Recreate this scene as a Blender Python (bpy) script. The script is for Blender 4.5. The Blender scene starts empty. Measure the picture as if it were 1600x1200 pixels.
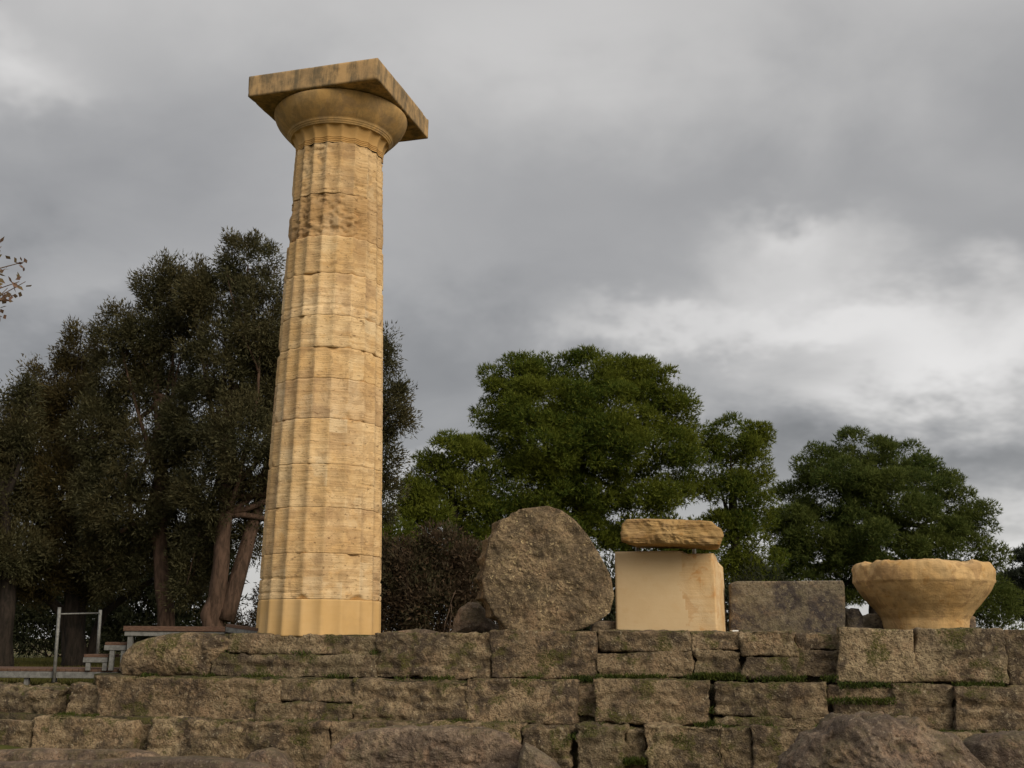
import bpy, math, random
import numpy as np
from mathutils import Matrix, Vector

random.seed(7)
RNG = np.random.default_rng(11)
rad = math.radians
scene = bpy.context.scene
COL = scene.collection

# ------------------------------------------------------------------ camera
EYE = 1.65
F = 1773.0                       # focal length in pixels of a 1600 px wide frame
PITCH, ROLL = 0.2235, 0.0076
cam_d = bpy.data.cameras.new('camera')
cam = bpy.data.objects.new('camera', cam_d)
COL.objects.link(cam)
cam_d.sensor_width = 36.0
cam_d.lens = F / 1600 * 36
cam_d.clip_start = 0.1
cam_d.clip_end = 5000
CAM_R = Matrix.Rotation(math.pi / 2 + PITCH, 4, 'X') @ Matrix.Rotation(ROLL, 4, 'Z')
cam.matrix_world = Matrix.Translation((0, 0, EYE)) @ CAM_R
scene.camera = cam

# ------------------------------------------------------------------ exposure, world, sun
EXPO = 0.72
scene.view_settings.view_transform = 'Standard'
scene.view_settings.look = 'None'
scene.view_settings.gamma = 1
scene.view_settings.use_curve_mapping = False
scene.view_settings.exposure = EXPO
scene.cycles.max_bounces = 3
scene.cycles.diffuse_bounces = 2
scene.cycles.glossy_bounces = 1
scene.cycles.transmission_bounces = 2
scene.cycles.caustics_reflective = False
scene.cycles.caustics_refractive = False

SUN_AZ, SUN_EL = 38.0, 30.0      # degrees to the right of straight behind the camera, elevation
sx = math.cos(rad(SUN_EL)) * math.sin(rad(SUN_AZ))
sy = -math.cos(rad(SUN_EL)) * math.cos(rad(SUN_AZ))
sz = math.sin(rad(SUN_EL))
sun_d = bpy.data.lights.new('sun', 'SUN')
sun_d.energy = 1.5
sun_d.angle = rad(40)
sun_d.color = (1.0, 0.88, 0.70)
sun = bpy.data.objects.new('sun', sun_d)
COL.objects.link(sun)
sun.rotation_euler = Vector((sx, sy, sz)).to_track_quat('Z', 'Y').to_euler()
sun.location = (sx * 60, sy * 60, sz * 60)


class Nodes:
    """small helper round a node tree"""
    def __init__(self, tree):
        self.t = tree

    def n(self, kind, ins=None, **props):
        nd = self.t.nodes.new(kind)
        for k, v in props.items():
            setattr(nd, k, v)
        for k, v in (ins or {}).items():
            s = nd.inputs[k]
            if isinstance(v, bpy.types.NodeSocket):
                self.t.links.new(v, s)
            else:
                s.default_value = v
        return nd

    def m(self, op, a, b=0.0, c=0.0, clamp=False):
        nd = self.n('ShaderNodeMath', {0: a, 1: b, 2: c}, operation=op)
        nd.use_clamp = clamp
        return nd.outputs[0]

    def v(self, op, a, b=(0, 0, 0)):
        nd = self.n('ShaderNodeVectorMath', {0: a, 1: b}, operation=op)
        return nd.outputs[0]

    def noise(self, vec, scale, detail=4.0, rough=0.55, dist=0.0):
        nd = self.n('ShaderNodeTexNoise', {'Vector': vec, 'Scale': scale, 'Detail': detail,
                                           'Roughness': rough, 'Distortion': dist})
        return nd.outputs[0]

    def mapr(self, val, a, b, c=0.0, d=1.0, smooth=True):
        nd = self.n('ShaderNodeMapRange', {0: val, 1: a, 2: b, 3: c, 4: d})
        nd.interpolation_type = 'SMOOTHSTEP' if smooth else 'LINEAR'
        return nd.outputs[0]

    def mix(self, fac, a, b, mode='MIX'):
        nd = self.n('ShaderNodeMix', data_type='RGBA', blend_type=mode)
        nd.clamp_factor = True
        for i, val in ((0, fac), (6, a), (7, b)):
            s = nd.inputs[i]
            if isinstance(val, bpy.types.NodeSocket):
                self.t.links.new(val, s)
            elif i == 0:
                s.default_value = val
            else:
                s.default_value = (val[0], val[1], val[2], 1.0)
        return nd.outputs[2]


def unproj(px, py, Y):
    """world point at depth Y (world y) seen at photograph pixel px, py"""
    a, b = px - 800.0, py - 600.0
    c, s = math.cos(ROLL), math.sin(ROLL)
    x, y = c * a + s * b, -s * a + c * b
    dx, dz = x / F, -y / F
    d = Vector((dx, math.cos(PITCH) - dz * math.sin(PITCH), math.sin(PITCH) + dz * math.cos(PITCH)))
    t = Y / d.y
    return Vector((d.x * t, Y, EYE + d.z * t))


def make_world():
    w = bpy.data.worlds.new('World')
    scene.world = w
    w.use_nodes = True
    w.cycles.sampling_method = 'MANUAL'
    w.cycles.sample_map_resolution = 512
    t = w.node_tree
    t.nodes.clear()
    N = Nodes(t)
    out = N.n('ShaderNodeOutputWorld')
    bg_sky = N.n('ShaderNodeBackground', {'Strength': 0.08})
    sky = N.n('ShaderNodeTexSky', sky_type='NISHITA')
    sky.sun_disc = False
    sky.sun_elevation = rad(SUN_EL)
    sky.sun_rotation = math.atan2(sx, sy)
    t.links.new(sky.outputs[0], bg_sky.inputs[0])
    tc = N.n('ShaderNodeTexCoord').outputs['Generated']
    sep = N.n('ShaderNodeSeparateXYZ', {0: tc})
    X, Y, Z = sep.outputs
    z0 = N.m('MAXIMUM', Z, 0.0)
    # cloud deck seen in perspective: directions projected onto a high flat layer
    den = N.m('ADD', z0, 0.42)
    cl = N.n('ShaderNodeCombineXYZ', {0: N.m('DIVIDE', X, den), 1: N.m('DIVIDE', Y, den), 2: 0.0}).outputs[0]
    n_big = N.noise(cl, 1.5, 3.0, 0.48, 0.3)
    n_mid = N.noise(N.v('ADD', cl, (7.3, 2.1, 0.0)), 3.6, 5.0, 0.50, 0.4)
    n_fin = N.noise(N.v('ADD', cl, (1.3, 9.1, 3.0)), 12.0, 3.0, 0.58)
    el = N.m('ARCSINE', Z)
    az = N.m('ARCTAN2', X, Y)
    wob = N.m('MULTIPLY', N.m('SUBTRACT', n_big, 0.5), 0.13)
    elw = N.m('ADD', el, wob)
    ramp = N.n('ShaderNodeValToRGB', {0: N.m('DIVIDE', elw, 1.0)})
    cr = ramp.color_ramp
    cr.interpolation = 'B_SPLINE'
    stops = [(0.0, .56), (0.07, .56), (0.12, .40), (0.16, .30), (0.20, .34), (0.26, .39), (0.33, .39), (0.40, .40), (0.47, .46),
             (0.55, .53), (0.75, .53)]
    while len(cr.elements) < len(stops):
        cr.elements.new(0.5)
    for e, (p, v) in zip(cr.elements, stops):
        e.position = p
        e.color = (v, v, v, 1)
    val = N.m('ADD', ramp.outputs[0], N.m('MULTIPLY', N.m('SUBTRACT', n_mid, 0.5), 0.25))
    val = N.m('ADD', val, N.m('MULTIPLY', N.m('SUBTRACT', n_big, 0.5), 0.24))
    val = N.m('ADD', val, N.m('MULTIPLY', N.m('SUBTRACT', n_fin, 0.5), 0.05))
    # thin places in the deck, ragged by the same noise
    rag = N.m('MULTIPLY', N.m('SUBTRACT', n_mid, 0.5), 0.16)
    rag2 = N.m('MULTIPLY', N.m('SUBTRACT', n_fin, 0.5), 0.09)

    def blob(px, py, wa, we, amp):
        global_d = (unproj(px, py, 100) - Vector((0, 0, EYE))).normalized()
        a0, e0 = math.atan2(global_d.x, global_d.y), math.asin(global_d.z)
        da = N.m('DIVIDE', N.m('ADD', N.m('SUBTRACT', az, a0), N.m('MULTIPLY', rag, 1.6)), wa)
        de = N.m('DIVIDE', N.m('ADD', N.m('ADD', N.m('SUBTRACT', el, e0), rag), rag2), we)
        r2 = N.m('ADD', N.m('MULTIPLY', da, da), N.m('MULTIPLY', de, de))
        return N.m('MULTIPLY', N.m('EXPONENT', N.m('MULTIPLY', r2, -1.0)), amp)

    for b in [(1265, 345, .040, .022, .20), (1250, 410, .080, .034, .22), (1410, 490, .12, .034, .27), (1500, 575, .12, .036, .33),
              (1180, 520, .12, .03, .20), (980, 520, .09, .02, .16), (1300, 620, .14, .03, .16),
              (30, 95, .06, .030, .24), (330, 440, .09, .016, .05), (1430, 735, .14, .022, -.08),
              (60, 540, .20, .045, -.10), (560, 560, .12, .06, -.06), (1050, 260, .24, .06, -.06),
              (700, 30, .35, .04, .03), (1580, 840, .08, .02, .20), (640, 740, .05, .02, .18)]:
        val = N.m('ADD', val, blob(*b))
    val = N.m('MINIMUM', N.m('MAXIMUM', val, 0.17), 0.82)
    bl = N.mapr(val, 0.2, 0.6)
    tint = N.mix(bl, (0.985, 0.985, 1.0), (1.01, 0.99, 0.972))
    colr = N.v('SCALE', tint)
    colr.node.inputs['Scale'].default_value = 1.0
    t.links.new(val, colr.node.inputs['Scale'])
    bg_cl = N.n('ShaderNodeBackground', {'Color': colr, 'Strength': 1.0 / 2 ** EXPO})
    mixs = N.n('ShaderNodeMixShader', {0: 0.95})
    t.links.new(bg_sky.outputs[0], mixs.inputs[1])
    t.links.new(bg_cl.outputs[0], mixs.inputs[2])
    t.links.new(mixs.outputs[0], out.inputs[0])


make_world()

# ------------------------------------------------------------------ numpy noise
_perm = np.random.default_rng(3).permutation(256)
_perm = np.concatenate([_perm, _perm, _perm])
_grad = np.random.default_rng(4).normal(size=(256, 3))
_grad /= np.linalg.norm(_grad, axis=1)[:, None]


def perlin(p):
    p = np.asarray(p, float)
    i = np.floor(p).astype(int)
    f = p - i
    i &= 255
    u = f * f * f * (f * (f * 6 - 15) + 10)
    tot = np.zeros(len(p))
    for dx in (0, 1):
        wx = u[:, 0] if dx else 1 - u[:, 0]
        for dy in (0, 1):
            wy = u[:, 1] if dy else 1 - u[:, 1]
            for dz in (0, 1):
                wz = u[:, 2] if dz else 1 - u[:, 2]
                h = _perm[_perm[_perm[(i[:, 0] + dx) & 255] + ((i[:, 1] + dy) & 255)] + ((i[:, 2] + dz) & 255)]
                g = _grad[h]
                tot += wx * wy * wz * ((f - (dx, dy, dz)) * g).sum(1)
    return tot * 1.6


def fbm(p, octaves=4, gain=0.5):
    p = np.asarray(p, float)
    s, a = np.zeros(len(p)), 1.0
    for k in range(octaves):
        s += a * perlin(p * 2 ** k + 17.3 * k)
        a *= gain
    return s


def ridge(p, octaves=3):
    s, a = np.zeros(len(p)), 1.0
    for k in range(octaves):
        s += a * (1 - np.abs(perlin(p * 2 ** k + 31.7 * k)) * 1.8)
        a *= 0.5
    return s / 1.75


# ------------------------------------------------------------------ mesh helpers
def mesh_from(name, verts, faces, smooth=True):
    """verts (n,3) array; faces: int array (m,3|4) or list of such arrays"""
    me = bpy.data.meshes.new(name)
    fl = faces if isinstance(faces, list) else [faces]
    fl = [np.asarray(f, np.int32) for f in fl if len(f)]
    loops = np.concatenate([f.ravel() for f in fl])
    totals = np.concatenate([np.full(len(f), f.shape[1], np.int32) for f in fl])
    starts = np.concatenate([[0], np.cumsum(totals)[:-1]]).astype(np.int32)
    me.vertices.add(len(verts))
    me.vertices.foreach_set('co', np.asarray(verts, np.float32).ravel())
    me.loops.add(len(loops))
    me.loops.foreach_set('vertex_index', loops)
    me.polygons.add(len(totals))
    me.polygons.foreach_set('loop_start', starts)
    me.polygons.foreach_set('loop_total', totals)
    me.polygons.foreach_set('use_smooth', np.full(len(totals), smooth, bool))
    me.update(calc_edges=True)
    return me


def add(name, verts, faces, mat, parent=None, smooth=True, origin=None):
    verts = np.asarray(verts, float)
    if origin is None:
        origin = np.array([verts[:, 0].mean(), verts[:, 1].mean(), verts[:, 2].min()])
    origin = np.asarray(origin, float)
    me = mesh_from(name, verts - origin, faces, smooth)
    o = bpy.data.objects.new(name, me)
    COL.objects.link(o)
    me.materials.append(mat)
    if parent is not None:
        o.parent = parent
        o.location = Vector(origin) - parent_world(parent)
    else:
        o.location = origin
    return o


def parent_world(p):
    v = Vector(p.location)
    while p.parent:
        p = p.parent
        v = v + Vector(p.location)
    return v


def tag(o, label, cat, group=None, kind=None):
    if label:
        o['label'] = label
    if cat:
        o['category'] = cat
    if group:
        o['group'] = group
    if cat and not kind and cat not in ('capital',):
        kind = 'thing'
    if kind:
        o['kind'] = kind
    return o


def empty(name, loc, label, cat, group=None):
    o = bpy.data.objects.new(name, None)
    COL.objects.link(o)
    o.location = loc
    o.empty_display_size = 0.3
    return tag(o, label, cat, group)


def grid_faces(nu, nv, wrap_u=False, off=0):
    """quads of a grid indexed v*nu+u"""
    us = np.arange(nu if wrap_u else nu - 1)
    vs = np.arange(nv - 1)
    U, V = np.meshgrid(us, vs)
    U, V = U.ravel(), V.ravel()
    U2 = (U + 1) % nu
    return np.stack([V * nu + U, V * nu + U2, (V + 1) * nu + U2, (V + 1) * nu + U], 1) + off


def box_arrays(hx, hy, hz, step):
    """closed subdivided box with merged corners: verts in [-h,h] and quads"""
    nx, ny, nz = [max(2, int(round(2 * h / step))) for h in (hx, hy, hz)]
    pts, idx, faces = [], {}, []

    def vid(i, j, k):
        key = (i, j, k)
        if key not in idx:
            idx[key] = len(pts)
            pts.append((-hx + 2 * hx * i / nx, -hy + 2 * hy * j / ny, -hz + 2 * hz * k / nz))
        return idx[key]
    for i in range(nx):
        for k in range(nz):
            faces.append((vid(i, 0, k), vid(i + 1, 0, k), vid(i + 1, 0, k + 1), vid(i, 0, k + 1)))
            faces.append((vid(i + 1, ny, k), vid(i, ny, k), vid(i, ny, k + 1), vid(i + 1, ny, k + 1)))
    for j in range(ny):
        for k in range(nz):
            faces.append((vid(0, j + 1, k), vid(0, j, k), vid(0, j, k + 1), vid(0, j + 1, k + 1)))
            faces.append((vid(nx, j, k), vid(nx, j + 1, k), vid(nx, j + 1, k + 1), vid(nx, j, k + 1)))
    for i in range(nx):
        for j in range(ny):
            faces.append((vid(i, j + 1, 0), vid(i + 1, j + 1, 0), vid(i + 1, j, 0), vid(i, j, 0)))
            faces.append((vid(i, j, nz), vid(i + 1, j, nz), vid(i + 1, j + 1, nz), vid(i, j + 1, nz)))
    return np.array(pts), np.array(faces, np.int32)


def tube(points, radii, sides=8, cap=True):
    P = np.asarray(points, float)
    R = np.asarray(radii, float)
    n = len(P)
    T = np.gradient(P, axis=0)
    T /= np.linalg.norm(T, axis=1)[:, None] + 1e-9
    ref = np.array([0, 0, 1.0]) if abs(T[0, 2]) < 0.9 else np.array([1.0, 0, 0])
    V = []
    u = np.cross(T[0], ref)
    for i in range(n):
        u = u - T[i] * (u @ T[i])
        u /= np.linalg.norm(u) + 1e-9
        w = np.cross(T[i], u)
        a = np.arange(sides) * 2 * math.pi / sides
        V.append(P[i] + R[i] * (np.cos(a)[:, None] * u + np.sin(a)[:, None] * w))
    V = np.concatenate(V)
    fs = [grid_faces(sides, n, True)]
    if cap:
        V = np.concatenate([V, P[:1], P[-1:]])
        a = np.arange(sides)
        fs.append(np.stack([(a + 1) % sides, a, np.full(sides, n * sides)], 1))
        fs.append(np.stack([(n - 1) * sides + a, (n - 1) * sides + (a + 1) % sides, np.full(sides, n * sides + 1)], 1))
    return V, fs


class Bag:
    """collects pieces of ONE mesh"""
    def __init__(self):
        self.v, self.q, self.t, self.n = [], [], [], 0

    def put(self, v, fs):
        for f in (fs if isinstance(fs, list) else [fs]):
            f = np.asarray(f)
            (self.q if f.shape[1] == 4 else self.t).append(f + self.n)
        self.v.append(np.asarray(v, float))
        self.n += len(v)

    def arrays(self):
        fs = []
        if self.q:
            fs.append(np.concatenate(self.q))
        if self.t:
            fs.append(np.concatenate(self.t))
        return np.concatenate(self.v), fs


def plain_box(c, half, rotz=0.0, bev=0.006):
    """small bevelled box: centre, half sizes"""
    hx, hy, hz = half
    b = min(bev, hx * .4, hy * .4, hz * .4)
    v, f = [], []
    prof = [(-hz, b), (-hz + b, 0), (hz - b, 0), (hz, b)]
    for z, ins in prof:
        x, y = hx - ins, hy - ins
        v += [(-x, -y, z), (x, -y, z), (x, y, z), (-x, y, z)]
    for k in range(3):
        for i in range(4):
            j = (i + 1) % 4
            f.append((k * 4 + i, k * 4 + j, k * 4 + 4 + j, k * 4 + 4 + i))
    f.append((3, 2, 1, 0))
    f.append((12, 13, 14, 15))
    v = np.array(v)
    cz, s = math.cos(rotz), math.sin(rotz)
    v = np.stack([v[:, 0] * cz - v[:, 1] * s, v[:, 0] * s + v[:, 1] * cz, v[:, 2]], 1) + np.asarray(c)
    return v, np.array(f)


# ------------------------------------------------------------------ materials
def new_mat(name):
    m = bpy.data.materials.new(name)
    m.use_nodes = True
    t = m.node_tree
    t.nodes.clear()
    N = Nodes(t)
    out = N.n('ShaderNodeOutputMaterial')
    bs = N.n('ShaderNodeBsdfPrincipled')
    bs.inputs['Roughness'].default_value = 0.9
    bs.inputs['Specular IOR Level'].default_value = 0.2
    t.links.new(bs.outputs[0], out.inputs[0])
    return m, N, bs, out


def stone_mat(name, c_lo, c_hi, c_dark, c_spot, dark=0.5, spot=0.5, moss=0.4, bump=0.6, strata=0.0, scale=1.0, spot_bias=0.0):
    m, N, bs, out = new_mat(name)
    geo = N.n('ShaderNodeNewGeometry')
    pos = geo.outputs['Position']
    rnd = N.n('ShaderNodeObjectInfo').outputs['Random']
    shift = N.n('ShaderNodeCombineXYZ', {0: N.m('MULTIPLY', rnd, 37.0), 1: N.m('MULTIPLY', rnd, 11.0), 2: 0.0}).outputs[0]
    p = N.v('ADD', pos, shift)
    big = N.noise(p, 1.6 * scale, 3, 0.6)
    mid = N.noise(p, 6.0 * scale, 4, 0.65)
    fin = N.noise(p, 40.0 * scale, 2, 0.7)
    col = N.mix(N.mapr(mid, 0.34, 0.66), c_lo, c_hi)
    # object to object difference
    col = N.mix(N.mapr(rnd, 0.55, 1.0, 0.0, 0.55, False), col, N.mix(0.5, c_hi, (0.34, 0.21, 0.12)))
    col = N.mix(N.mapr(rnd, 0.45, 0.0, 0.0, 0.50, False), col, N.mix(0.5, c_lo, (0.22, 0.20, 0.14)))
    lum = N.mapr(N.m('FRACT', N.m('MULTIPLY', rnd, 7.31)), 0.0, 1.0, 0.80, 1.18, False)
    lumc = N.n('ShaderNodeCombineColor', {0: lum, 1: lum, 2: lum}).outputs[0]
    col = N.mix(1.0, col, lumc, 'MULTIPLY')
    hue = N.noise(N.v('ADD', p, (3.0, 8.0, 1.0)), 2.4 * scale, 3, 0.6)
    col = N.mix(N.m('MULTIPLY', N.mapr(hue, 0.52, 0.66), 0.55), col, N.mix(0.5, c_hi, (0.36, 0.20, 0.12)))
    col = N.mix(N.m('MULTIPLY', N.mapr(hue, 0.46, 0.34), 0.5), col, N.mix(0.5, c_lo, (0.17, 0.165, 0.10)))
    dk = N.m('MULTIPLY', N.mapr(big, 0.43, 0.57), N.mapr(mid, 0.36, 0.56))
    col = N.mix(N.m('MULTIPLY', dk, dark), col, c_dark)
    grit = N.noise(p, 17.0 * scale, 4, 0.75)
    col = N.mix(N.m('MULTIPLY', N.mapr(grit, 0.51, 0.61), 0.85), col, N.mix(0.35, c_dark, c_lo))
    col = N.mix(N.m('MULTIPLY', N.mapr(grit, 0.44, 0.34), 0.6), col, N.mix(0.55, c_hi, c_spot))
    vor = N.n('ShaderNodeTexVoronoi', {'Vector': N.v('ADD', p, N.n('ShaderNodeVectorMath', {0: N.n('ShaderNodeTexNoise', {'Vector': p, 'Scale': 9.0}).outputs[1], 'Scale': 0.12}, operation='SCALE').outputs[0]),
                                       'Scale': 11.0 * scale, 'Randomness': 1.0})
    spf = N.m('MULTIPLY', N.mapr(vor.outputs['Distance'], 0.28 + spot_bias, 0.10 + spot_bias), N.mapr(N.noise(p, 2.6 * scale, 4), 0.49 - spot_bias * .3, 0.60 - spot_bias * .3))
    spf = N.m('MULTIPLY', spf, N.mapr(fin, 0.40, 0.55))
    col = N.mix(N.m('MULTIPLY', spf, spot), col, c_spot)
    if strata:
        stv = N.v('MULTIPLY', p, (1.1, 1.1, 16.0))
        st = N.noise(stv, 1.0, 3, 0.6)
        col = N.mix(N.m('MULTIPLY', N.mapr(st, 0.5, 0.68), strata), col, N.mix(0.6, c_dark, c_lo))
    if moss:
        nz = N.n('ShaderNodeSeparateXYZ', {0: geo.outputs['Normal']}).outputs[2]
        mf = N.m('ADD', N.noise(p, 2.3, 3, 0.65), N.m('MULTIPLY', nz, 0.10))
        mf = N.m('MULTIPLY', N.mapr(mf, 0.54, 0.66), N.mapr(fin, 0.3, 0.6))
        mc = N.mix(N.mapr(mid, 0.35, 0.65), (0.060, 0.068, 0.016), (0.13, 0.115, 0.035))
        col = N.mix(N.m('MULTIPLY', mf, moss), col, mc)
    N.t.links.new(col, bs.inputs['Base Color'])
    pit = N.mapr(vor.outputs['Distance'], 0.0, 0.32)
    h = N.m('ADD', N.m('MULTIPLY', mid, 1.4), N.m('MULTIPLY', grit, -1.1))
    h = N.m('ADD', h, N.m('MULTIPLY', fin, 0.5))
    h = N.m('ADD', h, N.m('MULTIPLY', pit, 0.22))
    if strata:
        h = N.m('ADD', h, N.m('MULTIPLY', st, 0.3 * strata))
    b = N.n('ShaderNodeBump', {'Height': h, 'Strength': bump, 'Distance': 0.06})
    N.t.links.new(b.outputs[0], bs.inputs['Normal'])
    return m


M = {}
M['block'] = stone_mat('weathered_limestone', (0.235, 0.172, 0.100), (0.450, 0.342, 0.210), (0.066, 0.049, 0.038),
                       (0.54, 0.46, 0.32), dark=0.9, spot=0.8, moss=1.0, bump=1.0, strata=0.35, spot_bias=0.03)
M['fill'] = stone_mat('joint_earth', (0.070, 0.055, 0.030), (0.120, 0.090, 0.052), (0.030, 0.026, 0.018),
                      (0.16, 0.13, 0.08), dark=0.8, spot=0.2, moss=1.0, bump=0.8)
M['boulder'] = stone_mat('boulder_limestone', (0.175, 0.128, 0.092), (0.320, 0.236, 0.165), (0.078, 0.058, 0.048),
                         (0.40, 0.34, 0.26), dark=0.8, spot=0.5, moss=0.35, bump=0.8)
M['drum_stone'] = stone_mat('shelly_limestone', (0.250, 0.186, 0.115), (0.460, 0.345, 0.205), (0.088, 0.066, 0.047),
                            (0.74, 0.58, 0.32), dark=0.75, spot=1.0, moss=0.0, bump=1.0, scale=1.15, spot_bias=0.07)
M['wall_stone'] = stone_mat('grey_limestone', (0.190, 0.152, 0.102), (0.305, 0.245, 0.168), (0.060, 0.050, 0.050),
                            (0.34, 0.30, 0.22), dark=1.0, spot=0.3, moss=0.1, bump=0.5)


def sand_mat(name, base, hi, lo, rust, strata=0.6, stain=0.5, bump=0.5, streak=0.0, patch=0.3, cells=False, patch_col=(0.37, 0.245, 0.135)):
    m, N, bs, out = new_mat(name)
    geo = N.n('ShaderNodeNewGeometry')
    pos = geo.outputs['Position']
    oi = N.n('ShaderNodeObjectInfo')
    rnd = oi.outputs['Random']
    shift = N.n('ShaderNodeCombineXYZ', {0: N.m('MULTIPLY', rnd, 23.0), 1: N.m('MULTIPLY', rnd, 41.0), 2: N.m('MULTIPLY', rnd, 7.0)}).outputs[0]
    p = N.v('ADD', pos, shift)
    st = N.noise(N.v('MULTIPLY', p, (0.9, 0.9, 13.0)), 1.0, 4, 0.62, 0.3)
    st2 = N.noise(N.v('MULTIPLY', p, (2.5, 2.5, 45.0)), 1.0, 2, 0.6)
    big = N.noise(p, 1.5, 3, 0.6)
    mid = N.noise(p, 5.0, 4, 0.65, 0.3)
    fin = N.noise(p, 30.0, 3, 0.7)
    col = N.mix(N.mapr(big, 0.35, 0.65), base, hi)
    col = N.mix(N.m('MULTIPLY', N.mapr(st, 0.46, 0.66), strata), col, lo)
    col = N.mix(N.m('MULTIPLY', N.mapr(st2, 0.55, 0.70), strata * 0.7), col, lo)
    col = N.mix(N.m('MULTIPLY', N.mapr(mid, 0.56, 0.70), stain), col, rust)
    bl = N.noise(N.v('ADD', p, (5.0, 3.0, 9.0)), 2.6, 4, 0.6, 0.6)
    col = N.mix(N.m('MULTIPLY', N.mapr(bl, 0.53, 0.60), patch), col, patch_col)
    col = N.mix(N.m('MULTIPLY', N.mapr(fin, 0.58, 0.75), 0.35), col, lo)
    if streak:
        sv = N.v('MULTIPLY', p, (4.0, 4.0, 0.6))
        sk = N.noise(sv, 1.0, 7, 0.72, 0.3)
        sk = N.m('ADD', N.m('MULTIPLY', sk, 0.7), N.m('MULTIPLY', mid, 0.3))
        col = N.mix(N.m('MULTIPLY', N.mapr(sk, 0.38, 0.60), streak), col, (0.170, 0.132, 0.082))
    if cells:                     # every flute of every drum was repaired on its own: small differences of stone
        q = N.n('ShaderNodeSeparateXYZ', {0: pos})
        ang = N.m('ARCTAN2', N.m('SUBTRACT', q.outputs[1], 20.852), N.m('ADD', q.outputs[0], 3.434))
        f0 = -math.pi / 2 + rad(1.5) - math.atan2(-3.434, 20.852)
        idx = N.m('FLOOR', N.m('DIVIDE', N.m('SUBTRACT', ang, f0), 2 * math.pi / 20))
        zw = N.m('FLOOR', N.m('ADD', N.m('MULTIPLY', q.outputs[2], 1.9), N.m('MULTIPLY', N.m('SINE', N.m('MULTIPLY', idx, 12.9)), 0.5)))
        wn = N.n('ShaderNodeTexWhiteNoise', {'Vector': N.n('ShaderNodeCombineXYZ', {0: idx, 1: N.m('MULTIPLY', rnd, 91.0), 2: 0.0}).outputs[0]}).outputs[0]
        wn2 = N.n('ShaderNodeTexWhiteNoise', {'Vector': N.n('ShaderNodeCombineXYZ', {0: idx, 1: zw, 2: 5.0}).outputs[0]}).outputs[0]
        soft = N.mapr(N.noise(p, 3.2, 5, 0.6), 0.38, 0.60)
        col = N.mix(N.m('MULTIPLY', N.mapr(wn, 0.55, 0.95), N.m('MULTIPLY', soft, 0.62)), col, (0.385, 0.250, 0.140))
        col = N.mix(N.m('MULTIPLY', N.mapr(wn2, 0.60, 0.95), N.m('MULTIPLY', soft, 0.6)), col, (0.80, 0.63, 0.40))
        pitc = N.noise(N.v('MULTIPLY', p, (9.0, 9.0, 22.0)), 1.0, 5, 0.7, 0.4)
        col = N.mix(N.m('MULTIPLY', N.mapr(pitc, 0.56, 0.68), 0.85), col, (0.22, 0.135, 0.068))
    # each object's own tint
    col = N.mix(1.0, col, oi.outputs['Color'], 'MULTIPLY')
    N.t.links.new(col, bs.inputs['Base Color'])
    h = N.m('ADD', N.m('MULTIPLY', st, 1.4 * strata), N.m('MULTIPLY', mid, 0.8))
    h = N.m('ADD', h, N.m('MULTIPLY', fin, 0.35))
    h = N.m('ADD', h, N.m('MULTIPLY', st2, 1.0 * strata))
    b = N.n('ShaderNodeBump', {'Height': h, 'Strength': bump, 'Distance': 0.03})
    N.t.links.new(b.outputs[0], bs.inputs['Normal'])
    return m


M['shaft'] = sand_mat('shaft_sandstone', (0.67, 0.450, 0.220), (0.78, 0.570, 0.325), (0.50, 0.315, 0.15), (0.62, 0.37, 0.145),
                      strata=0.55, stain=0.45, bump=0.7, patch=0.4, cells=True)
M['new_stone'] = sand_mat('fresh_cut_stone', (0.62, 0.400, 0.170), (0.66, 0.440, 0.205), (0.55, 0.36, 0.15), (0.56, 0.345, 0.14),
                          strata=0.18, stain=0.2, bump=0.12, patch=0.10)
M['capital'] = sand_mat('capital_stone', (0.56, 0.345, 0.130), (0.60, 0.385, 0.165), (0.44, 0.215, 0.075), (0.40, 0.225, 0.075),
                        strata=0.12, stain=0.5, bump=0.25, streak=0.5, patch=0.5)
M['abacus'] = sand_mat('abacus_stone', (0.50, 0.330, 0.165), (0.56, 0.36, 0.17), (0.36, 0.225, 0.10), (0.54, 0.29, 0.10),
                       strata=0.05, stain=0.6, bump=0.25, streak=1.0, patch=0.3)
M['old_capital'] = sand_mat('old_capital_stone', (0.60, 0.41, 0.19), (0.70, 0.52, 0.285), (0.46, 0.285, 0.115), (0.54, 0.32, 0.115),
                            strata=0.15, stain=0.8, bump=0.7, patch=0.6, streak=0.35)
M['slab'] = sand_mat('layered_slab_stone', (0.44, 0.285, 0.120), (0.56, 0.39, 0.185), (0.22, 0.130, 0.050), (0.40, 0.215, 0.070),
                     strata=0.8, stain=0.8, bump=0.9, patch=0.4)
M['pedestal'] = sand_mat('pedestal_stone', (0.72, 0.53, 0.305), (0.76, 0.575, 0.345), (0.66, 0.475, 0.255), (0.66, 0.43, 0.21),
                         strata=0.12, stain=0.25, bump=0.12, patch=0.0)
M['pedestal_old'] = sand_mat('pedestal_old_stone', (0.70, 0.485, 0.255), (0.75, 0.56, 0.33), (0.58, 0.35, 0.15), (0.60, 0.32, 0.12),
                             strata=0.25, stain=0.9, bump=0.35, patch=0.5, patch_col=(0.60, 0.345, 0.150))


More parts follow.
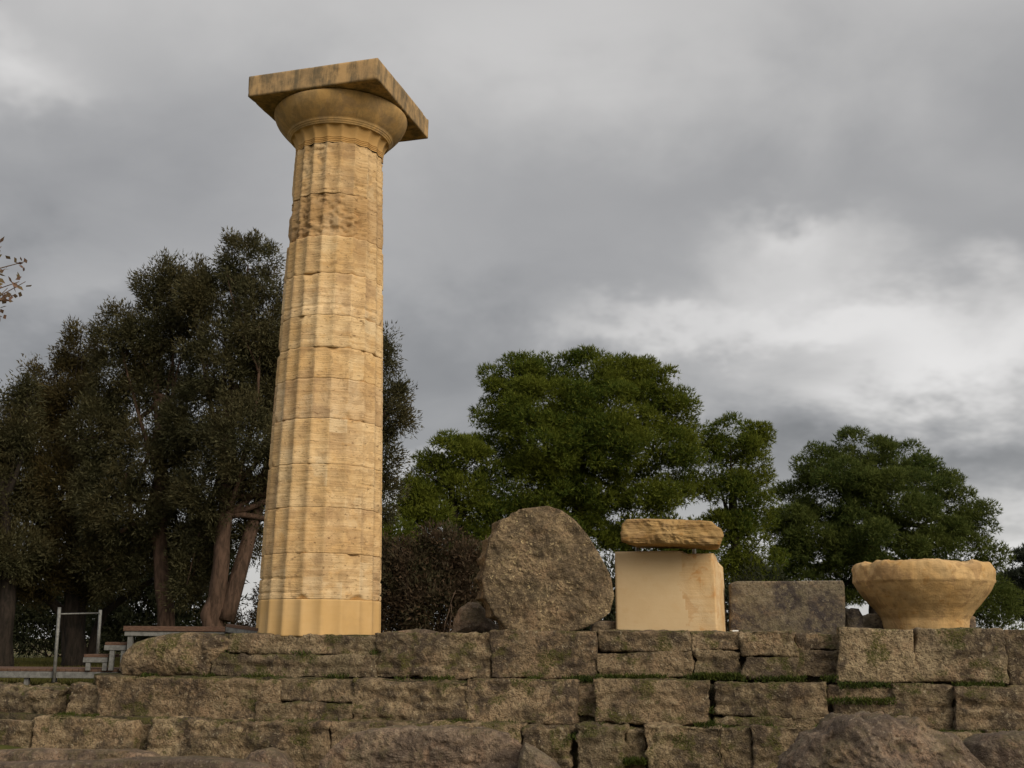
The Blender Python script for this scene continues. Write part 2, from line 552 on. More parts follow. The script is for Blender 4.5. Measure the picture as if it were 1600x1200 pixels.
def leaf_mat(name, c1, c2, c3, trans=0.25, scale=0.9, edge=0.5):
    m, N, bs, out = new_mat(name)
    geo = N.n('ShaderNodeNewGeometry')
    isl = geo.outputs['Random Per Island']
    n = N.noise(geo.outputs['Position'], scale, 3, 0.6)
    col = N.mix(N.mapr(n, 0.35, 0.65), c1, c2)
    col = N.mix(N.mapr(isl, 0.55, 1.0), col, c3)
    N.t.links.new(col, bs.inputs['Base Color'])
    bs.inputs['Roughness'].default_value = 0.75
    tr = N.n('ShaderNodeBsdfTranslucent', {'Color': col})
    mx = N.n('ShaderNodeMixShader', {0: trans})
    N.t.links.new(bs.outputs[0], mx.inputs[1])
    N.t.links.new(tr.outputs[0], mx.inputs[2])
    N.t.links.new(mx.outputs[0], out.inputs[0])
    return m


M['olive'] = leaf_mat('olive_leaf', (0.044, 0.044, 0.018), (0.072, 0.060, 0.024), (0.108, 0.102, 0.050))
M['olive_warm'] = leaf_mat('olive_leaf_warm', (0.056, 0.046, 0.018), (0.080, 0.058, 0.020), (0.105, 0.088, 0.032))
M['shrub_dark'] = leaf_mat('dark_shrub_leaf', (0.020, 0.026, 0.012), (0.032, 0.036, 0.015), (0.042, 0.044, 0.02))
M['pine'] = leaf_mat('pine_needle', (0.060, 0.092, 0.012), (0.120, 0.142, 0.015), (0.180, 0.195, 0.026), 0.35, 0.5)
M['pine_cool'] = leaf_mat('pine_needle_cool', (0.062, 0.092, 0.020), (0.100, 0.125, 0.026), (0.140, 0.160, 0.038), 0.35, 0.45)
M['pine_far'] = leaf_mat('pine_needle_far', (0.026, 0.034, 0.022), (0.040, 0.048, 0.030), (0.052, 0.060, 0.036), 0.15, 0.4)
M['bush_red'] = leaf_mat('reddish_twig_leaf', (0.060, 0.040, 0.024), (0.048, 0.044, 0.020), (0.090, 0.056, 0.032), 0.2, 1.3)
M['autumn'] = leaf_mat('autumn_leaf', (0.20, 0.12, 0.09), (0.17, 0.13, 0.06), (0.25, 0.15, 0.11), 0.3, 3.0)
M['moss'] = leaf_mat('moss_blade', (0.030, 0.048, 0.008), (0.060, 0.075, 0.012), (0.085, 0.095, 0.018), 0.2, 2.0)
M['grass'] = leaf_mat('lawn_blade', (0.070, 0.075, 0.016), (0.100, 0.090, 0.022), (0.12, 0.10, 0.03), 0.2, 0.6)


def bark_mat(name, c1, c2):
    m, N, bs, out = new_mat(name)
    pos = N.n('ShaderNodeNewGeometry').outputs['Position']
    a = N.noise(N.v('MULTIPLY', pos, (9, 9, 2.2)), 1.0, 6, 0.65, 0.4)
    col = N.mix(N.mapr(a, 0.35, 0.65), c1, c2)
    N.t.links.new(col, bs.inputs['Base Color'])
    b = N.n('ShaderNodeBump', {'Height': a, 'Strength': 0.9, 'Distance': 0.05})
    N.t.links.new(b.outputs[0], bs.inputs['Normal'])
    return m


M['bark'] = bark_mat('olive_bark', (0.050, 0.032, 0.022), (0.120, 0.074, 0.052))
M['bark_dark'] = bark_mat('dark_bark', (0.016, 0.013, 0.010), (0.040, 0.030, 0.024))
M['twig'] = bark_mat('twig_bark', (0.09, 0.06, 0.045), (0.16, 0.11, 0.08))


def simple_mat(name, c1, c2, rough=0.7, metal=0.0, scale=14.0, stretch=(1, 1, 1), bump=0.2):
    m, N, bs, out = new_mat(name)
    pos = N.n('ShaderNodeNewGeometry').outputs['Position']
    a = N.noise(N.v('MULTIPLY', pos, stretch), scale, 5, 0.65, 0.2)
    col = N.mix(N.mapr(a, 0.35, 0.65), c1, c2)
    N.t.links.new(col, bs.inputs['Base Color'])
    bs.inputs['Roughness'].default_value = rough
    bs.inputs['Metallic'].default_value = metal
    b = N.n('ShaderNodeBump', {'Height': a, 'Strength': bump, 'Distance': 0.01})
    N.t.links.new(b.outputs[0], bs.inputs['Normal'])
    return m


M['plank'] = simple_mat('deck_wood', (0.085, 0.048, 0.034), (0.150, 0.090, 0.062), stretch=(1, 6, 6))
M['steel'] = simple_mat('galvanised_steel', (0.15, 0.15, 0.145), (0.24, 0.24, 0.23), 0.6, 0.3)
M['white'] = simple_mat('white_scrap', (0.70, 0.70, 0.68), (0.80, 0.80, 0.78))


def ground_mat():
    m, N, bs, out = new_mat('soil_and_grass')
    pos = N.n('ShaderNodeNewGeometry').outputs['Position']
    a = N.noise(pos, 0.25, 5, 0.6)
    b = N.noise(pos, 3.0, 6, 0.7)
    col = N.mix(N.mapr(b, 0.3, 0.7), (0.060, 0.066, 0.016), (0.105, 0.095, 0.026))
    col = N.mix(N.mapr(a, 0.52, 0.62), col, (0.15, 0.105, 0.06))
    N.t.links.new(col, bs.inputs['Base Color'])
    bp = N.n('ShaderNodeBump', {'Height': b, 'Strength': 0.6, 'Distance': 0.08})
    N.t.links.new(bp.outputs[0], bs.inputs['Normal'])
    return m


M['ground'] = ground_mat()


# ------------------------------------------------------------------ ground
def sstep(a, b, x):
    t = np.clip((x - a) / (b - a), 0, 1)
    return t * t * (3 - 2 * t)


def ground_z(x, y):
    x, y = np.asarray(x, float), np.asarray(y, float)
    z = -0.5 * sstep(4, 11, y) + 1.2 * sstep(18.5, 23, y)
    z = z + 0.04 * np.sin(x * .7) * np.sin(y * .5)
    return z


def build_ground():
    xs = np.concatenate([np.linspace(-1500, -60, 10), np.linspace(-50, 50, 101), np.linspace(60, 1500, 10)])
    ys = np.concatenate([np.linspace(-200, -20, 8), np.linspace(-15, 60, 101), np.linspace(70, 3000, 20)])
    Xg, Yg = np.meshgrid(xs, ys)
    v = np.stack([Xg.ravel(), Yg.ravel(), ground_z(Xg.ravel(), Yg.ravel())], 1)
    o = add('ground', v, grid_faces(len(xs), len(ys)), M['ground'], origin=(0, 0, 0))
    tag(o, 'grassy earth ground around the ruined temple platform', 'ground', kind='structure')


build_ground()

# ------------------------------------------------------------------ stepped platform of stone blocks
SLOPE = 0.27                     # the right end of the platform comes nearer
TV = Vector((1, -SLOPE, 0)).normalized()
NV = Vector((-SLOPE, -1, 0)).normalized()      # outward, towards the camera
YAW = math.atan2(TV.y, TV.x)
COURSE_Y = {1: 18.75, 2: 18.28, 3: 17.80}


def on_plane(px, py, y0):
    """where the pixel ray meets the vertical plane y = y0 - SLOPE*x"""
    a = unproj(px, py, 10.0)
    o = Vector((0, 0, EYE))
    d = a - o
    t = y0 / (d.y + SLOPE * d.x)
    return o + d * t


def block(parent, x0, x1, y0, y1, course, setback=0.0, depth=None, rnd=0.07, rough=0.03, grooves=(), step=0.038,
          corner=0.020, mat='block', name='stone_block', tilt=0.0):
    yp = COURSE_Y[course] + setback
    a, b = on_plane(x0, (y0 + y1) / 2, yp), on_plane(x1, (y0 + y1) / 2, yp)
    top, bot = on_plane((x0 + x1) / 2, y0, yp), on_plane((x0 + x1) / 2, y1, yp)
    hx = (b - a).length / 2 + 0.026
    hz = (top.z - bot.z) / 2 + 0.015
    dep = depth or 1.1
    hy = dep / 2
    c = (a + b) / 2 - NV * hy
    c.z = (top.z + bot.z) / 2
    v, f = box_arrays(hx, hy, hz, step)
    seed = RNG.uniform(0, 100, 3)
    # uneven corners
    h = np.array([hx, hy, hz])
    cj = RNG.normal(0, corner, (2, 2, 2, 3)) * np.array([1.2, 1.0, .6])
    s = (v / h + 1) / 2
    dj = np.zeros_like(v)
    for i in (0, 1):
        for j in (0, 1):
            for k in (0, 1):
                w = (s[:, 0] if i else 1 - s[:, 0]) * (s[:, 1] if j else 1 - s[:, 1]) * (s[:, 2] if k else 1 - s[:, 2])
                dj += w[:, None] * cj[i, j, k]
    r0 = min(rnd * .62, hx * .8, hy * .8, hz * .8)
    rr = r0 * (0.75 + 1.5 * fbm(v * 2.3 + seed, 3))
    rr = np.clip(rr, r0 * .2, min(hx, hy, hz) * .95)
    q = np.clip(v, -(h - rr[:, None]), h - rr[:, None])
    d = v - q
    L = np.linalg.norm(d, axis=1)[:, None] + 1e-9
    nrm = d / L
    p = q + nrm * rr[:, None]
    n1 = fbm((p + seed) * np.array([2.2, 2.2, 3.0]), 4, 0.55)
    n2 = fbm((p + seed) * np.array([7.0, 7.0, 12.0]), 3, 0.6)
    pits = np.clip(perlin((p + seed * 1.7) * np.array([5.5, 5.5, 8.0])) - 0.28, 0, 1)
    led = perlin((p + seed * .9) * np.array([1.1, 1.1, 7.5])) + .25 * perlin((p + seed) * 9.0)
    rough = rough * .72
    amp = rough * (n1 * 0.9 + n2 * 0.55) - rough * 2.6 * pits - rough * .9 * sstep(0.02, 0.12, led)
    amp += rough * .45 * fbm((p + seed) * 16.0, 2)
    for gz, gd, gw in grooves:     # bedding cracks: position as a fraction of the height from the bottom
        zz = -hz + 2 * hz * gz + 0.03 * perlin((p + seed) * np.array([1.6, 1.6, 0.2]))
        msk = sstep(-0.25, 0.25, perlin((p + seed * .6) * np.array([1.4, 1.4, .3])) + 0.22)
        amp -= gd * msk * np.exp(-((p[:, 2] - zz) / gw) ** 2)
    p = p + dj + nrm * amp[:, None]
    if tilt:
        ct, st = math.cos(tilt), math.sin(tilt)
        p = np.stack([p[:, 0] * ct - p[:, 2] * st, p[:, 1], p[:, 0] * st + p[:, 2] * ct], 1)
    cy, sn = math.cos(YAW), math.sin(YAW)
    w = np.stack([p[:, 0] * cy - p[:, 1] * sn, p[:, 0] * sn + p[:, 1] * cy, p[:, 2]], 1) + np.array(c)
    return add(name, w, f, M[mat], parent)


def build_platform():
    base = on_plane(800, 1215, COURSE_Y[2])
    root = empty('stone_platform', (base.x, base.y, -0.5),
                 'stepped temple platform of weathered brown limestone blocks with moss in the joints', 'platform')
    G = ((.5, .07, .022),)
    # top course
    for a in [
        dict(r=(357, 592, 992, 1021), setback=.05, rnd=.05, rough=.03),
        dict(r=(328, 586, 1022, 1057), setback=-.04, rnd=.06, rough=.035, grooves=((.45, .05, .02),)),
        dict(r=(586, 766, 991, 1060), rnd=.09, rough=.045, grooves=((.30, .05, .02),)),
        dict(r=(768, 931, 987, 1059), setback=-.02, rnd=.05, rough=.025, grooves=((.28, .03, .015),)),
        dict(r=(935, 1080, 987, 1019), setback=.04, rnd=.05, rough=.03),
        dict(r=(933, 1081, 1020, 1058), setback=0, rnd=.05, rough=.03, grooves=((.2, .05, .02),)),
        dict(r=(1082, 1154, 988, 1016), setback=.05, rnd=.05, rough=.03),
        dict(r=(1083, 1156, 1018, 1058), setback=.03, rnd=.07, rough=.05, grooves=((.6, .08, .03),)),
        dict(r=(1157, 1240, 987, 1025), setback=.02, rnd=.05, rough=.035),
        dict(r=(1242, 1309, 990, 1014), setback=.06, rnd=.05, rough=.03),
        dict(r=(1241, 1311, 1015, 1059), setback=.02, rnd=.07, rough=.04),
        dict(r=(1158, 1239, 1027, 1060), setback=.01, rnd=.06, rough=.035),
        dict(r=(1313, 1427, 984, 1066), setback=-.16, rnd=.05, rough=.02),
        dict(r=(1430, 1572, 984, 1068), setback=-.15, rnd=.11, rough=.025),
        dict(r=(1575, 1720, 985, 1072), setback=-.02, rnd=.06, rough=.03),
    ]:
        r = a.pop('r')
        block(root, *r, 1, **a)
    # middle course
    for a in [
        dict(r=(-60, 84, 1072, 1124), setback=.1, rnd=.16, rough=.06),
        dict(r=(108, 152, 1070, 1123), setback=.2, rnd=.08, rough=.05),
        dict(r=(150, 433, 1061, 1126), rnd=.08, rough=.03),
        dict(r=(436, 562, 1063, 1095), setback=.04, rnd=.04, rough=.025),
        dict(r=(400, 548, 1098, 1128), setback=-.03, rnd=.05, rough=.035),
        dict(r=(550, 726, 1065, 1129), setback=-.01, rnd=.13, rough=.05, grooves=((.55, .05, .03),)),
        dict(r=(729, 897, 1063, 1131), rnd=.06, rough=.025),
        dict(r=(899, 934, 1066, 1120), setback=.16, rnd=.07, rough=.04),
        dict(r=(932, 1105, 1063, 1132), setback=-.02, rnd=.06, rough=.03),
        dict(r=(1116, 1291, 1066, 1120), setback=-.02, rnd=.06, rough=.035),
        dict(r=(1114, 1288, 1121, 1136), setback=.0, rnd=.03, rough=.03),
        dict(r=(1296, 1392, 1072, 1094), setback=.22, rnd=.05, rough=.03),
        dict(r=(1300, 1420, 1096, 1142), setback=.05, rnd=.07, rough=.04),
        dict(r=(1395, 1490, 1070, 1140), setback=.12, rnd=.07, rough=.04, grooves=G),
        dict(r=(1493, 1720, 1072, 1146), setback=.0, rnd=.08, rough=.04, grooves=((.55, .06, .03),)),
    ]:
        r = a.pop('r')
        block(root, *r, 2, **a)
    # lower course
    for a in [
        dict(r=(-70, 44, 1125, 1180), setback=.05, rnd=.09, rough=.035),
        dict(r=(46, 207, 1123, 1182), setback=.0, rnd=.10, rough=.03),
        dict(r=(210, 232, 1132, 1190), setback=.25, rnd=.05, rough=.03),
        dict(r=(228, 372, 1127, 1204), setback=-.02, rnd=.10, rough=.05, grooves=((.25, .05, .03),)),
        dict(r=(374, 512, 1129, 1204), setback=.04, rnd=.08, rough=.05),
        dict(r=(514, 668, 1130, 1205), setback=.02, rnd=.06, rough=.03),
        dict(r=(670, 812, 1131, 1206), setback=.05, rnd=.06, rough=.03),
        dict(r=(816, 893, 1135, 1208), setback=.02, rnd=.09, rough=.05),
        dict(r=(898, 974, 1136, 1210), setback=-.04, rnd=.08, rough=.045),
        dict(r=(976, 1006, 1139, 1209), setback=.16, rnd=.06, rough=.04),
        dict(r=(1008, 1126, 1136, 1212), setback=-.02, rnd=.07, rough=.045),
        dict(r=(1128, 1172, 1140, 1212), setback=.09, rnd=.05, rough=.03),
        dict(r=(1174, 1300, 1138, 1214), setback=.02, rnd=.09, rough=.04),
        dict(r=(1302, 1420, 1144, 1214), setback=.06, rnd=.08, rough=.04),
        dict(r=(1422, 1545, 1147, 1214), setback=.03, rnd=.08, rough=.035),
        dict(r=(1547, 1720, 1148, 1216), setback=-.02, rnd=.07, rough=.035),
    ]:
        r = a.pop('r')
        block(root, *r, 3, **a)
    # earth and rubble core behind the blocks, with the paved top
    def pt(s, back, z):
        q = Vector((0, COURSE_Y[1], 0)) + TV * s - NV * back
        return (q.x, q.y, z)
    bg = Bag()
    ztop = on_plane(800, 989, COURSE_Y[1]).z - 0.05
    z2 = on_plane(800, 1064, COURSE_Y[2]).z - 0.02
    z3 = on_plane(800, 1137, COURSE_Y[3]).z - 0.02
    for (s0, s1, b0, b1, z1) in [(-6.2, 12, .24, 13, ztop), (-7.5, 12, -.20, 12.8, z2), (-11, -7.4, .05, 3, z2 - .33), (-11.2, 12, -.66, 12.6, z3)]:
        v, f = box_arrays((s1 - s0) / 2, (b1 - b0) / 2, (z1 + 0.6) / 2, 0.16)
        v = v + 0.03 * fbm(v * 2.3, 3)[:, None]
        c = Vector(pt((s0 + s1) / 2, (b0 + b1) / 2, (z1 - 0.6) / 2))
        cy, sn = math.cos(YAW), math.sin(YAW)
        bg.put(np.stack([v[:, 0] * cy - v[:, 1] * sn, v[:, 0] * sn + v[:, 1] * cy, v[:, 2]], 1) + np.array(c), f)
    v, f = bg.arrays()
    add('core', v, f, M['fill'], root)
    return root


platform = build_platform()
PZ = 1.775                       # top of the platform


# ------------------------------------------------------------------ the standing column
CX, CY = -3.434, 20.852
R_BOT, R_TOP, H_NECK = 1.118, 0.862, 9.31


def shaft_r(z):
    t = np.clip(z / H_NECK, 0, 1)
    return R_BOT + (R_TOP - R_BOT) * t + 0.014 * np.sin(math.pi * t)


FLUTE0 = math.radians(-90) + math.radians(1.5) - math.atan2(CX, CY)


def flute(theta):
    """0 at the arris, 1 in the middle of the channel"""
    u = ((theta - FLUTE0) / (2 * math.pi / 20)) % 1.0
    return 1 - np.abs(2 * u - 1) ** 1.8


def front_z(py):
    """height on the front of the shaft seen at image row py"""
    px = 497 + (990 - py) / 765 * 33
    z = 5.0
    for _ in range(6):
        Rr = float(shaft_r(z))
        ang = math.atan2(CX, CY)
        Y = CY - Rr * math.cos(ang)
        z = unproj(px, py, Y).z - PZ
    return z


def drum(parent, z0, z1, mat, wear=0.3, tint=(1, 1, 1), nth=220, depth=0.062, erode=0.0, edge=1.0, cracks=(), gap=0.0006):
    n = max(8, int((z1 - z0) / 0.022))
    zs = np.linspace(z0 + gap, z1 - gap, n)
    th = np.arange(nth) * 2 * math.pi / nth
    TH, Z = np.meshgrid(th, zs)
    TH, Z = TH.ravel(), Z.ravel()
    R0 = shaft_r(Z)
    r = R0 - depth * R0 / R_BOT * flute(TH)
    seed = RNG.uniform(0, 50, 3)
    P3 = np.stack([np.cos(TH), np.sin(TH), Z], 1)
    # broken arrises: nothing may stand proud of an uneven limit
    lim = R0 - wear * 0.020 * (0.05 + 0.8 * fbm(P3 * np.array([2.6, 2.6, 2.2]) + seed, 3)).clip(0, 3)
    # chipped bed edges
    ed = np.minimum(Z - zs[0], zs[-1] - Z)
    chip = np.clip(perlin(P3 * np.array([3.4, 3.4, 0.5]) + seed * 1.3 + np.sign(Z - (z0 + z1) / 2)[:, None] * 5.0) - 0.06, 0, 1)
    chipw = 0.02 + 0.20 * chip
    lim = lim - edge * 0.16 * chip * np.clip(1 - ed / chipw, 0, 1)
    r = np.minimum(r, lim)
    # soft bedding lines and pits
    r = r + wear * 0.005 * fbm(P3 * np.array([1.6, 1.6, 14.0]) + seed, 3)
    r = r - wear * 0.009 * np.clip(ridge(P3 * np.array([1.1, 1.1, 9.0]) + seed * .7) - 0.72, 0, 1) * 4
    if erode:
        pit = np.clip(fbm(P3 * np.array([6.5, 6.5, 11.0]) + seed, 3), -.4, 1)
        msk = sstep(-0.25, 0.25, perlin(P3 * np.array([1.3, 1.3, 1.1]) + seed * .3) + 0.12)
        r = r - erode * msk * (0.035 * np.clip(pit + 0.18, 0, 1) + 0.012)
    for zc, dep, wdt in cracks:
        zz = zc + 0.02 * perlin(P3 * np.array([1.7, 1.7, 0]) + seed)
        m_ = sstep(-0.2, 0.15, perlin(P3 * np.array([1.2, 1.2, 0]) + seed * .5) + 0.15)
        r = r - dep * m_ * np.exp(-((Z - zz) / wdt) ** 2)
    # round the very edges
    r = r - 0.003 * np.clip(1 - ed / 0.010, 0, 1) ** 2
    v = np.stack([CX + r * np.cos(TH), CY + r * np.sin(TH), PZ + Z], 1)
    fs = [grid_faces(nth, n, True)]
    a = np.arange(nth)
    v = np.concatenate([v, [[CX, CY, PZ + zs[0]], [CX, CY, PZ + zs[-1]]]])
    fs.append(np.stack([(a + 1) % nth, a, np.full(nth, n * nth)], 1))
    fs.append(np.stack([(n - 1) * nth + a, (n - 1) * nth + (a + 1) % nth, np.full(nth, n * nth + 1)], 1))
    o = add('drum', v, fs, M[mat], parent, origin=(CX, CY, PZ + z0))
    o.color = (*tint, 1)
    return o


def build_column():
    root = empty('fluted_column', (CX, CY, PZ - 0.06), 'tall standing fluted stone column with flaring capital and square abacus on top', 'column')
    rows = [936, 864, 792, 724, 653, 590, 541, 491, 425, 367, 300]
    GZ = H_NECK - 0.125              # the three grooves
    zb = [-0.06] + [front_z(y) for y in rows] + [GZ - 0.06]
    spec = [
        dict(mat='new_stone', wear=0.14, edge=0.35),
        dict(mat='shaft', wear=.9, edge=1.6, cracks=((front_z(903), .05, .012), (front_z(925), .03, .012)), tint=(.98, .97, .95)),
        dict(mat='shaft', wear=.35, edge=.6, tint=(1.0, .97, .92)),
        dict(mat='shaft', wear=.8, edge=.8, cracks=((front_z(752), .035, .01),), tint=(.97, .96, .93)),
        dict(mat='shaft', wear=.7, edge=.8, tint=(1.06, 1.06, 1.05)),
        dict(mat='shaft', wear=.6, edge=.8, tint=(.92, .90, .90)),
        dict(mat='shaft', wear=.5, edge=.8, tint=(.99, .95, .87)),
        dict(mat='shaft', wear=.8, edge=.9, tint=(1.0, 1.0, .98)),
        dict(mat='shaft', wear=.7, edge=1.0, cracks=((front_z(475), .035, .012),), tint=(1.07, 1.08, 1.10)),
        dict(mat='shaft', wear=.6, edge=.9, tint=(.95, .92, .86)),
        dict(mat='shaft', wear=1.1, edge=.7, erode=1.9, tint=(.76, .71, .66)),
        dict(mat='shaft', wear=.9, edge=.3, erode=1.0, tint=(.90, .87, .82)),
    ]
    for i, s in enumerate(spec):
        drum(root, zb[i], zb[i + 1], **s)
    root['kind'] = 'thing'
    # capital: fluted necking with three grooves, echinus, abacus
    prof = [(0.90, 9.452), (0.958, 9.455), (0.966, 9.468), (0.958, 9.474), (0.985, 9.484), (0.992, 9.497), (0.984, 9.503), (1.01, 9.515), (1.018, 9.527), (1.012, 9.533),
            (1.05, 9.56), (1.10, 9.61), (1.15, 9.665), (1.20, 9.725), (1.24, 9.78), (1.272, 9.84), (1.295, 9.90), (1.308, 9.945), (1.308, 9.975), (1.29, 9.995),
            (1.25, 10.004), (1.0, 10.004)]
    pr = np.array(prof)
    nth = 160
    th = np.arange(nth) * 2 * math.pi / nth
    v = np.stack([np.outer(pr[:, 0], np.cos(th)).ravel() + CX, np.outer(pr[:, 0], np.sin(th)).ravel() + CY,
                  np.repeat(pr[:, 1], nth) + PZ], 1)
    cap = add('capital', v, grid_faces(nth, len(pr), True), M['capital'], root, origin=(CX, CY, PZ + 9.47))
    nth = 260
    zs = np.unique(np.concatenate([np.linspace(zb[-1], H_NECK + 0.165, 26)] + [GZ + o + np.linspace(-.014, .014, 7) for o in (-.035, 0.0, .035)]))
    th = np.arange(nth) * 2 * math.pi / nth
    TH, Z = np.meshgrid(th, zs)
    TH, Z = TH.ravel(), Z.ravel()
    R0 = R_TOP + 0.095 * np.clip((Z - GZ - .06) / (H_NECK + .17 - GZ - .06), 0, 1) ** 1.7
    fade = 1 - sstep(H_NECK + 0.10, H_NECK + 0.145, Z - 0.03 * flute(TH))
    r = R0 - 0.042 * flute(TH) * fade
    for o_ in (-.035, 0.0, .035):
        r = r - 0.016 * np.exp(-((Z - GZ - o_) / 0.007) ** 2)
    v = np.stack([CX + r * np.cos(TH), CY + r * np.sin(TH), PZ + Z], 1)
    o = add('necking', v, grid_faces(nth, len(zs), True), M['new_stone'], cap, origin=(CX, CY, PZ + zb[-1]))
    o.color = (.86, .80, .70, 1)
    s = 2.677 / 2
    v, f = box_arrays(s, s, 0.4255 / 2, 0.04)
    h = np.array([s, s, .4255 / 2])
    re_ = (.012 + .10 * np.clip(fbm(v * 2.6 + 5, 3) - .30, 0, 1))[:, None]
    q = np.clip(v, -(h - re_), h - re_)
    d = v - q
    v = q + d / (np.linalg.norm(d, axis=1)[:, None] + 1e-9) * re_
    v = v + 0.004 * fbm(v * 2.2 + 5, 3)[:, None]
    yaw = rad(28.45 - 45)
    cy, sn = math.cos(yaw), math.sin(yaw)
    v = np.stack([v[:, 0] * cy - v[:, 1] * sn + CX, v[:, 0] * sn + v[:, 1] * cy + CY, v[:, 2] + PZ + 10.43 - .4255 / 2], 1)
    add('abacus', v, f, M['abacus'], cap, origin=(CX, CY, PZ + 10.0))
    return root


build_column()


# ------------------------------------------------------------------ loose stones from outlines
def resample(poly, n):
    P = np.asarray(poly, float)
    P = np.concatenate([P, P[:1]])
    L = np.concatenate([[0], np.cumsum(np.linalg.norm(np.diff(P, axis=0), axis=1))])
    t = np.linspace(0, L[-1], n, endpoint=False)
    return np.stack([np.interp(t, L, P[:, k]) for k in range(P.shape[1])], 1)


def outline_stone(name, poly_px, Y, thick, mat, label=None, cat=None, n=160, rings=22, bulge=0.15, rough=0.03, slope=SLOPE,
                  back=(0.0, 1.0), scallop=0.0, wob=0.02, round_=0.08, parent=None, group=None, shrink=0.9, freq=2.2, cone=0.0):
    """a solid stone: front outline measured at distance Y, real thickness behind it, rounded and roughened"""
    pts = np.array([unproj(x, y, Y) for x, y in poly_px])
    # lay the outline on the stone's own slightly turned vertical plane
    pts = np.array([np.array(on_plane(x, y, Y + slope * 0)) if slope else p for (x, y), p in zip(poly_px, pts)])
    ring0 = resample(pts, n)
    c = ring0.mean(0)
    nrm = np.array([-slope, -1, 0.0])
    nrm /= np.linalg.norm(nrm)
    bdir = np.array([back[0], back[1], 0.0])
    bdir /= np.linalg.norm(bdir)
    V = []
    seed = RNG.uniform(0, 60, 3)
    # front face: concentric rings from the centre out
    fr = np.linspace(0.04, 1.0, rings) ** 0.8
    for s in fr:
        p = c + (ring0 - c) * (s if s < 1 else 1)
        edge = np.clip((s - (1 - 2 * round_)) / (2 * round_), 0, 1)
        off = bulge * (1 - s ** 2) - round_ * 0.6 * edge ** 2
        if cone:                   # broken faces meeting in ridges instead of a dome
            an = np.arange(n) / n * 2 * math.pi
            fac = np.max([np.cos(an - a0) * k0 for a0, k0 in ((.3, 1.0), (1.9, .8), (3.1, 1.0), (4.2, .75), (5.3, .9))], axis=0)
            off = (cone * (1 - s * (0.55 + 0.55 * fac)).clip(0.0, 1) - round_ * 0.6 * edge ** 2)[:, None]
        V.append(p + nrm * off)
    nb = max(6, int(thick / 0.07))
    for k in range(1, nb + 1):
        t = k / nb
        sc = 1 - (1 - shrink) * t - (0.12 * max(0, (t - .8) / .2) ** 2)
        p = c + (ring0 - c) * sc + bdir * thick * t - nrm * round_ * .6
        if scallop:
            ang = np.arange(n) / n * 2 * math.pi
            u = (ang / (2 * math.pi / 20)) % 1.0
            dpt = scallop * (1 - (2 * u - 1) ** 2)
            out = (ring0 - c) / (np.linalg.norm(ring0 - c, axis=1)[:, None] + 1e-9)
            p = p - out * (dpt * min(1, t * 3))[:, None]
        V.append(p)
    m = len(V)
    V = np.concatenate(V)
    d = V - c - bdir * thick * .4
    dn = d / (np.linalg.norm(d, axis=1)[:, None] + 1e-9)
    isf = np.repeat(np.concatenate([np.ones(rings), np.zeros(m - rings)]), n)[:, None]
    direc = dn * (1 - isf) + nrm * isf
    a = rough * (fbm((V + seed) * freq, 4, 0.6)) + rough * .5 * fbm((V + seed) * freq * 4, 3, .6) - rough * 1.8 * np.clip(perlin((V + seed) * 6.5) - .3, 0, 1)
    V = V + direc * a[:, None] + wob * (fbm((V + seed * 2) * 1.1, 2))[:, None] * dn
    ctr = np.array([V[:n].mean(0), V[-n:].mean(0)])
    V = np.concatenate([V, ctr])
    fs = [grid_faces(n, m, True)]
    i = np.arange(n)
    fs.append(np.stack([(i + 1) % n, i, np.full(n, m * n)], 1))
    fs.append(np.stack([(m - 1) * n + i, (m - 1) * n + (i + 1) % n, np.full(n, m * n + 1)], 1))
    # orientation: outline runs clockwise on screen or not - flip so normals face out
    area = 0.0
    P = np.asarray(poly_px, float)
    for k in range(len(P)):
        x0, y0 = P[k]
        x1, y1 = P[(k + 1) % len(P)]
        area += x0 * y1 - x1 * y0
    if area < 0:
        fs = [f[:, ::-1] for f in fs]
    o = add(name, V, fs, M[mat], parent)
    if label:
        tag(o, label, cat, group)
    return o


# fallen drum standing on its edge
outline_stone('column_drum', [(812, 796), (835, 792), (856, 790), (878, 797), (898, 812), (918, 835), (938, 868), (955, 902), (960, 931),
                              (953, 957), (938, 969), (913, 982), (872, 992), (830, 993), (796, 989), (772, 962), (757, 931), (753, 908), (757, 885),
                              (763, 845), (783, 813), (797, 806)],
              19.35, 0.95, 'drum_stone', 'huge round fallen column drum of pitted brown stone resting on its edge', 'column drum',
              n=260, rings=34, bulge=0.03, rough=0.032, slope=.06, back=(-.24, 1.0), scallop=0.095, wob=.004, round_=.02, shrink=1.0, freq=3.2)
outline_stone('conical_stone', [(706, 992), (709, 968), (718, 951), (733, 941), (748, 942), (757, 952), (764, 966), (778, 978), (784, 992)], 20.3, 0.6, 'boulder',
              'small cone-shaped grey stone leaning against the foot of the fallen drum', 'stone', bulge=.18, rough=.03, slope=.05)
outline_stone('low_stone', [(604, 996), (612, 987), (636, 984), (662, 983), (684, 987), (694, 996)], 20.0, 0.5, 'boulder',
              'low flat stone lying between the tall column and the cone-shaped stone', 'stone', bulge=.1, rough=.02, slope=.05)
outline_stone('rubble_stone', [(922, 992), (926, 974), (938, 970), (962, 971), (966, 992)], 20.6, 0.5, 'wall_stone',
              'small grey stone wedged between the fallen drum and the pale pedestal', 'stone', bulge=.05, rough=.02, slope=.05)


